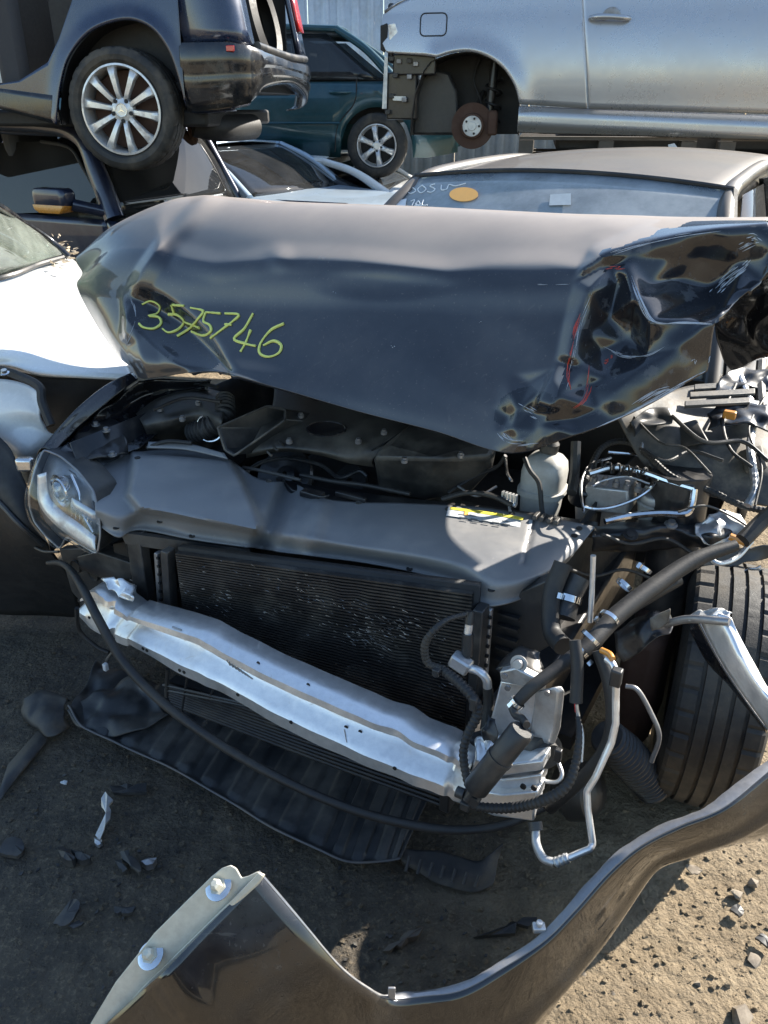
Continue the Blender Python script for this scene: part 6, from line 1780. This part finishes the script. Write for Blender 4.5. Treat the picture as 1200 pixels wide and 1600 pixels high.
ob('control_arm', tube([Sf.w(dx, -.2, dz - .03), Sf.w(dx - .18, -.36, dz + .12), Sf.w(dx - .22, -.4, dz + .14)], .02, 8), M['rust'], cou)
ob('control_arm', tube([Sf.w(dx, -.2, dz + .06), Sf.w(dx + .05, -.36, dz + .22)], .018, 8), M['dark'], cou)
ob('cable', tube([Sf.w(dx + .02, -.36, dz + .44), Sf.w(dx - .02, -.34, dz + .30), Sf.w(dx + .03, -.3, dz + .18), Sf.w(dx + .08, -.2, dz + .06)], .008, 6), M['rubber'], cou)
ob('belly', box(Sf.w(2.1, -.95, 1.44), (3.0, 1.5, .12), Sf.ex, Sf.ey), M['dark'], cou, bevel=.03)
# pallets under the coupe
def pallet(fr, x, y, z, label):
    t = thing('pallet', fr.w(x, y, z), label, 'pallet', 'wooden pallets stacked under the silver coupe')
    for k in range(5):
        ob('board', box(fr.w(x, y - .5 + .25 * k, z + .13), (1.2, .10, .022), fr.ex, fr.ey), M['wood'], t)
    for k in range(3):
        ob('bearer', box(fr.w(x - .55 + .55 * k, y, z + .07), (.10, 1.1, .09), fr.ex, fr.ey), M['wood'], t)
    for k in range(3):
        ob('board', box(fr.w(x, y - .5 + .5 * k, z + .011), (1.2, .10, .022), fr.ex, fr.ey), M['wood'], t)
    return t
zp = HS(950, 212)[1] - .15
names = ['topmost wooden pallet directly under the silver coupe sill', 'second wooden pallet from the top under the silver coupe', 'third wooden pallet from the top under the silver coupe']
xp = HS(950, 212)[0]
for k in range(3):
    pallet(Sf, xp + .05 * (k % 2), -.62 - .03 * k, zp - .15 * k, names[k])
for k in range(3):
    pallet(Sf, xp + 1.35 + .04 * (k % 2), -.60 - .03 * k, zp - .15 * k, names[k].replace('silver coupe sill', 'silver coupe door').replace('under the silver coupe', 'under the silver coupe door').replace('door door', 'door'))
tag_ = ob('paper_tag', prism([Sf.w(HS(x, y, .01)[0], .0, HS(x, y, .01)[1]) for x, y in ((1044, 226), (1054, 224), (1066, 240), (1062, 245), (1046, 236))], Sf.ey * .004), M['paper'])
tag(tag_, 'small pale torn tag hanging from the pallet under the coupe', 'tag')
# dark car carrying the pallets
qf = GF(1180, 330, 5.0)
Qf = yawframe((Sf.w(-.6, -.35, 0).x, Sf.w(-.6, -.35, 0).y, 0), -10)
sedan('dark_saloon', Qf, 'dark green saloon under the pallets behind the wrecked car', 'car', M['teal'], L=4.6, belt=.80, roof=zp - .36, hood_z=.72, hw=.84, wheels=False)

# ================================================================== TEAL SALOON BEHIND, RAISED ON ANOTHER CAR
pw = GF(588, 228, 9.0)
Tf = yawframe((0, 0, 0), -6)
# origin so that the rear wheel (x = 3.62 with the front at x = 0) lands on pw
o_ = pw - Tf.ex * 3.62
Tf = yawframe((o_.x, o_.y, 0), -6)
te, P_, dk = sedan('teal_saloon', Tf, 'dark teal saloon raised behind, between the navy car and the silver coupe', 'car', M['teal'], L=4.45, front=0, z0=pw.z - .31, belt=.90, roof=1.38, wheelx=(.83, 3.45), xs=(.62, 1.25, 2.75, 3.4))
ob('door_handle', tube([P_(1.30, .0, .80), P_(1.24, .03, .80), P_(1.14, .03, .80), P_(1.08, .0, .80)], .014, 8), M['teal'], te)
ob('door_gap', tube([P_(1.02, .012, .92), P_(1.05, .014, .70), P_(1.22, .010, .50), P_(1.26, .0, .25)], .006, 6), M['dark'], te)
ob('side_trim', tube([P_(1.2, .022, .52), P_(3.0, .022, .52)], .012, 8), M['teal'], te)
# carrier for the teal saloon
Kf = yawframe((o_.x + .1, o_.y + .15, 0), -6)
sedan('crushed_saloon', Kf, 'dark crushed saloon under the raised teal saloon', 'car', M['navy2'], L=4.4, front=0, belt=.62, roof=pw.z - .33, hood_z=.55, wheels=False)

# ================================================================== PALE BLUE SALOON AND WHITE SALOON BELOW THE STACK
def place(px, py, f, deg, x, y):
    q = GF(px, py, f)
    g = yawframe((0, 0, 0), deg)
    o = q - g.ex * x - g.ey * y
    return yawframe((o.x, o.y, 0), deg), q.z
Pf, zq = place(388, 308, 7.4, -28, 3.3, -.07)
sedan('pale_saloon', Pf, 'pale blue saloon with large windscreen under the navy stacked car', 'car', M['paleblue'], L=4.5, z0=zq - .95, belt=.95, roof=1.33, xs=(.5, 1.2, 2.65, 3.3), glassm='glass_dk', hood_z=.85, wheels=False)
Wf, zq = place(607, 302, 8.6, -12, 3.75, -.07)
sedan('white_saloon', Wf, 'white saloon with dark side windows, far behind the bonnet', 'car', M['white'], L=4.3, front=0, z0=zq - .9, belt=.9, roof=1.20, hood_z=.7, xs=(.55, 1.25, 2.6, 3.3), wheels=False)

# ================================================================== DARK BLUE OFF-ROADER WITH MIRROR (lower left)
pm = GF(165, 338, 6.0)
Df = yawframe((pm.x, pm.y, 0), -25)
DH = lambda px, py, y=0.0: Df.hit(px, py, y)
suv = thing('dark_offroader', Df.w(-1.5, -.9, 0), 'dark blue off-roader with amber-edged door mirror beneath the stacked navy car', 'car')
xa, za = DH(172, 338); xb, zb2 = DH(108, 214)
zr = zb2 + .03
zs0 = DH(150, 342)[1]
fyD = lambda x, z: .02 - .25 * (z - .85) ** 2 - .08 * max(0, x - xa - .4) ** 2
ob('door', column_panel([(xa - 2.3, .3), (xa - .03, .3)], [(xa - 2.3, zs0 + .01), (xa - .03, zs0)], 40, 14, fyD, Df), M['navy2'], suv, thick=.03)
ob('front_wing', column_panel([(xa - .02, .3), (xa + 1.05, .35)], [(xa - .02, zs0), (xa + .2, zs0 - .03), (xa + 1.05, zs0 - .22)], 30, 12, fyD, Df), M['navy2'], suv, thick=.03)
zs = DH(150, 342)[1]
wpts = [DH(x, y) for x, y in ((-160, 338), (-160, 228), (40, 222), (86, 232), (112, 262), (138, 298), (148, 322), (100, 332))]
ob('side_window', prism([Df.w(x, -.03 - .25 * max(0, z - zs), z) for x, z in wpts], Df.ey * -.006), M['glass_pr'], suv)
ob('pillar', tube([Df.w(xa + .02, -.02, za - .02), Df.w((xa + xb) / 2 + .02, -.06, (za + zb2) / 2 + .02), Df.w(xb, -.10, zb2), Df.w(xb - .4, -.12, zr + .03), Df.w(xb - 1.4, -.12, zr + .05)], [.075, .068, .062, .05, .05], 12), M['navy2'], suv)
ob('window_seal', tube([Df.w(x, -.02 - .25 * max(0, z - zs), z) for x, z in wpts[2:7]], .012, 8), M['rubber'], suv)
ob('windscreen', gridgeo([[Df.w((xa + .05 * math.sin(math.pi * g)) * (1 - f) + (xb + .05 * math.sin(math.pi * g)) * f, (-.05 - 1.5 * g) * (1 - f) + (-.13 - 1.34 * g) * f, za * (1 - f) + zb2 * f + .04 * math.sin(math.pi * f)) for g in np.linspace(0, 1, 12)] for f in np.linspace(0, 1, 8)]), M['glass_pr'], suv, thick=.005)
ob('pillar', tube([Df.w(xa, -1.58, za - .02), Df.w(xb, -1.5, zb2)], .045, 10), M['navy2'], suv)
ob('roof', gridgeo([[Df.w(xb + .04 - 1.9 * f, -.11 - 1.4 * g, zr + .03 * math.sin(math.pi * g) + .04 * f) for g in np.linspace(0, 1, 8)] for f in np.linspace(0, 1, 8)]), M['navy2'], suv, thick=.04)
ob('bonnet', gridgeo([[Df.w(xa + .12 + 1.0 * f, -.02 - 1.56 * g, za - .03 - .16 * f - .08 * max(0, f - .8) + .04 * math.sin(math.pi * g)) for g in np.linspace(0, 1, 12)] for f in np.linspace(0, 1, 12)]), M['navy2'], suv, thick=.02)
ob('far_side', gridgeo([[Df.w(x, -1.72 + .03 * (1 if z < zs else 0), z) for x in np.linspace(xb - 2.2, xa + 1.0, 5)] for z in (.3, .7, zs)]), M['navy2'], suv, thick=.03)
ob('side_window', gridgeo([[Df.w(x, -1.68 + .14 * f, zs + (zr - zs) * f) for x in np.linspace(xb - 2.2, xb + .1, 4)] for f in (0, .5, 1)]), M['glass_pr'], suv, thick=.004)
ob('headlining', gridgeo([[Df.w(x, y, zr - .02) for x in (xb - 2.2, xb)] for y in (-.15, -1.5)]), M['dark'], suv, thick=.01)
ob('tailgate', gridgeo([[Df.w(xb - 2.2, y, z) for y in (-.05, -.85, -1.65)] for z in (.4, 1.0, zr)]), M['navy2'], suv, thick=.03)
ob('cowl', box(Df.w(xa + .06, -.8, za - .03), (.16, 1.5, .03), Df.ex, Df.ey), M['plastic'], suv)
ob('wiper', tube([Df.w(xa + .05, -.3, za + .01), Df.w(xa + .0, -.9, za + .06)], .010, 6), M['plastic'], suv)
ob('cabin', box(Df.w(xa - 1.2, -.8, .85), (2.2, 1.3, .55), Df.ex, Df.ey), M['dark'], suv)
for s in (.35, 1.15):
    ob('seat', box(Df.w(xa - 1.0, -s, 1.25), (.15, .48, .6), Df.ex, Df.ey, taper=.75), M['seat'], suv, bevel=.05)
ob('dashboard', box(Df.w(xa - .25, -.8, za - .05), (.4, 1.35, .12), Df.ex, Df.ey), M['dusty_plastic'], suv, bevel=.04)
ob('screen_sticker', prism([Df.w(xa + .06 - .02 * f, -.55 - .10 * g, za + .02 + .04 * f) for f, g in ((0, 0), (0, 1), (1, 1), (1, 0))], (0, -.002, .001)), M['paper'], suv)
mx, mz = DH(82, 312, .22)
mir = ob('door_mirror', hull([Df.w(mx + sx_ * a, .22 + b, mz + zz) for sx_ in (-1, 1) for a, b, zz in ((.15, .03, .055), (.15, .03, -.02), (.125, .05, .075), (.13, .05, -.045), (.16, -.06, .05), (.15, -.06, -.03), (.13, -.07, .075), (.12, -.07, -.05))]), M['navy2'], suv, bevel=.02, angle=60)
ob('mirror_base', hull([Df.w(mx + sx_ * a, .22 + b, mz + zz) for sx_ in (-1, 1) for a, b, zz in ((.145, .055, -.03), (.13, .06, -.06), (.10, .05, -.085), (.12, -.06, -.08), (.14, -.06, -.04))]), M['amber'], mir, bevel=.008, angle=60)
ob('mirror_arm', tube([Df.w(mx + .13, .18, mz - .03), Df.w(mx + .22, .06, mz - .07), Df.w(mx + .27, .0, mz - .09)], .04, 10), M['navy2'], mir)
for x_ in (-2.6, .45):
    wheel(suv, Df.w(xa + x_, -.14, .36), Df.ey, .36, .24, .24, 6, 'cap')

# ================================================================== WHITE CAR AT THE LEFT BORDER
wt = thing('white_car', (-1.9, 3.0, 0), 'white car with glaring sunlit bonnet at the left border beside the wreck', 'car')
def zgrid(rows, nr, nc):
    return smooth_grid([[GZ(x, y, z) for x, y, z in r] for r in rows], nr, nc)
ob('bonnet', gridgeo(zgrid([
    [(-260, 470, .98), (-120, 452, 1.0), (0, 432, 1.02), (60, 412, 1.03), (106, 398, 1.02)],
    [(-260, 520, .96), (-120, 505, .99), (0, 490, 1.0), (80, 470, 1.0), (150, 440, .98)],
    [(-260, 560, .93), (-120, 550, .95), (0, 545, .97), (90, 540, .96), (185, 530, .94)],
    [(-260, 590, .89), (-120, 580, .91), (0, 570, .93), (70, 582, .92), (215, 590, .89)]], 30, 30)), M['white'], wt, thick=.012)
ob('wing', gridgeo(zgrid([
    [(-160, 598, .88), (-60, 594, .885), (0, 592, .89), (40, 600, .88), (66, 618, .86)],
    [(-160, 640, .82), (-60, 636, .82), (0, 632, .83), (45, 640, .82), (62, 650, .80)],
    [(-160, 670, .74), (-60, 670, .75), (0, 668, .76), (48, 668, .76), (72, 672, .75)],
    [(-160, 700, .66), (-60, 702, .67), (0, 704, .68), (40, 712, .68), (92, 690, .70)],
    [(-160, 760, .5), (-60, 760, .5), (0, 760, .5), (40, 760, .52), (80, 745, .55)]], 26, 24)), M['white'], wt, thick=.01)
ob('arch_gap', gridgeo(zgrid([
    [(-160, 588, .84), (0, 578, .86), (80, 590, .86), (200, 590, .85)],
    [(-160, 620, .78), (0, 620, .80), (100, 620, .80), (180, 620, .78)],
    [(-160, 720, .6), (0, 720, .60), (90, 700, .62), (150, 680, .64)]], 14, 14)), M['dark'], wt, thick=.01)
ob('gap_seal', tube([GZ(-60, 572, .94), GZ(0, 578, .93), (GZ(40, 592, .92)), GZ(62, 606, .90), GZ(66, 630, .86), GZ(80, 665, .80)], .014, 8), M['rubber'], wt)
ob('bolt', lathe([(0, .014), (.004, .014), (.006, .009), (.014, .009), (.014, .0003)], GZ(8, 584, .935), (0, -.3, 1), 12), M['chrome'], wt)
ob('windscreen', gridgeo(zgrid([
    [(-260, 470, 1.0), (-100, 452, 1.02), (0, 431, 1.04), (60, 411, 1.05), (96, 398, 1.05)],
    [(-260, 390, 1.22), (-100, 385, 1.23), (-20, 372, 1.22), (30, 366, 1.18), (72, 374, 1.11)],
    [(-260, 320, 1.40), (-110, 310, 1.40), (-40, 300, 1.38), (-20, 312, 1.33), (6, 328, 1.28)]], 16, 16)), M['glass_gr'], wt, thick=.005)
ob('pillar', tube([GZ(108, 402, 1.03), GZ(76, 374, 1.11), GZ(36, 348, 1.20), GZ(4, 326, 1.29), GZ(-60, 292, 1.40)], .016, 10), M['gloss_black'], wt)
ob('cowl', tube([GZ(-150, 458, 1.01), GZ(0, 434, 1.035), GZ(60, 413, 1.045), GZ(98, 402, 1.045)], .012, 8), M['plastic'], wt)
ob('dashboard', gridgeo(zgrid([[(-260, 440, .98), (0, 415, 1.0), (80, 398, 1.0)], [(-260, 380, .96), (0, 370, .98), (60, 370, .98)]], 6, 6)), M['dusty_plastic'], wt, thick=.02)
ob('cabin', box((-2.4, 4.0, .7), (1.2, 1.4, .5)), M['dark'], wt)
lv = []
for k in range(60):
    q = GZ(random.gauss(95, 12), random.gauss(392, 10), 1.045)
    lv.append(hull([q + Vector((random.gauss(0, .012), random.gauss(0, .012), random.gauss(0, .006))) for _ in range(5)]))
M['litter'] = mat('dry_litter', (0.42, 0.34, 0.24), .9, var=.4, nscale=40)
ob('dry_leaf_litter', lv, M['litter'], wt, kind='stuff', smooth=False)
# black bumper leaning in the shade between the white car and the wreck
bp_ = thing('loose_bumper', (-1.15, 1.95, 0), 'dark loose bumper skin leaning in shade at the left border', 'bumper')
g = smooth_grid([[GZ(x, y, z) for x, y, z in r] for r in (
    [(-80, 640, .80), (0, 684, .77), (30, 735, .71), (56, 796, .62)],
    [(-80, 740, .66), (-10, 780, .63), (34, 822, .58), (76, 856, .50)],
    [(-80, 850, .38), (0, 870, .36), (56, 888, .34), (112, 908, .30)],
    [(-80, 950, .05), (0, 960, .05), (70, 962, .05), (128, 965, .05)])], 26, 26)
ob('bumper_skin', gridgeo(g), M['dark'], bp_, thick=.006)
ob('swage', tube([Vector(g[8][j]) - Vector((0, .006, 0)) for j in range(0, 26, 3)], .008, 8), M['plastic'], bp_)
ob('lamp_scrap', box(GZ(40, 725, .74), (.05, .03, .04)), M['chrome'], bp_, bevel=.008)

# ================================================================== SALOONS ADDED BEHIND THE CAMERA, unseen, to darken reflections in the paint
Og = Frame((1.5, -3.9, 0), (-1, .02, 0), (.02, 1, 0))
sedan('added_black_saloon', Og, 'black saloon added out of view to darken reflections', 'car', M['navy2'], L=4.5, wheels=False)
Oh = Frame((-3.4, -3.4, 0), (-1, -.05, 0), (-.05, 1, 0))
sedan('added_grey_saloon', Oh, 'dark grey saloon added out of view to darken reflections', 'car', M['roof'], L=4.5, wheels=False)
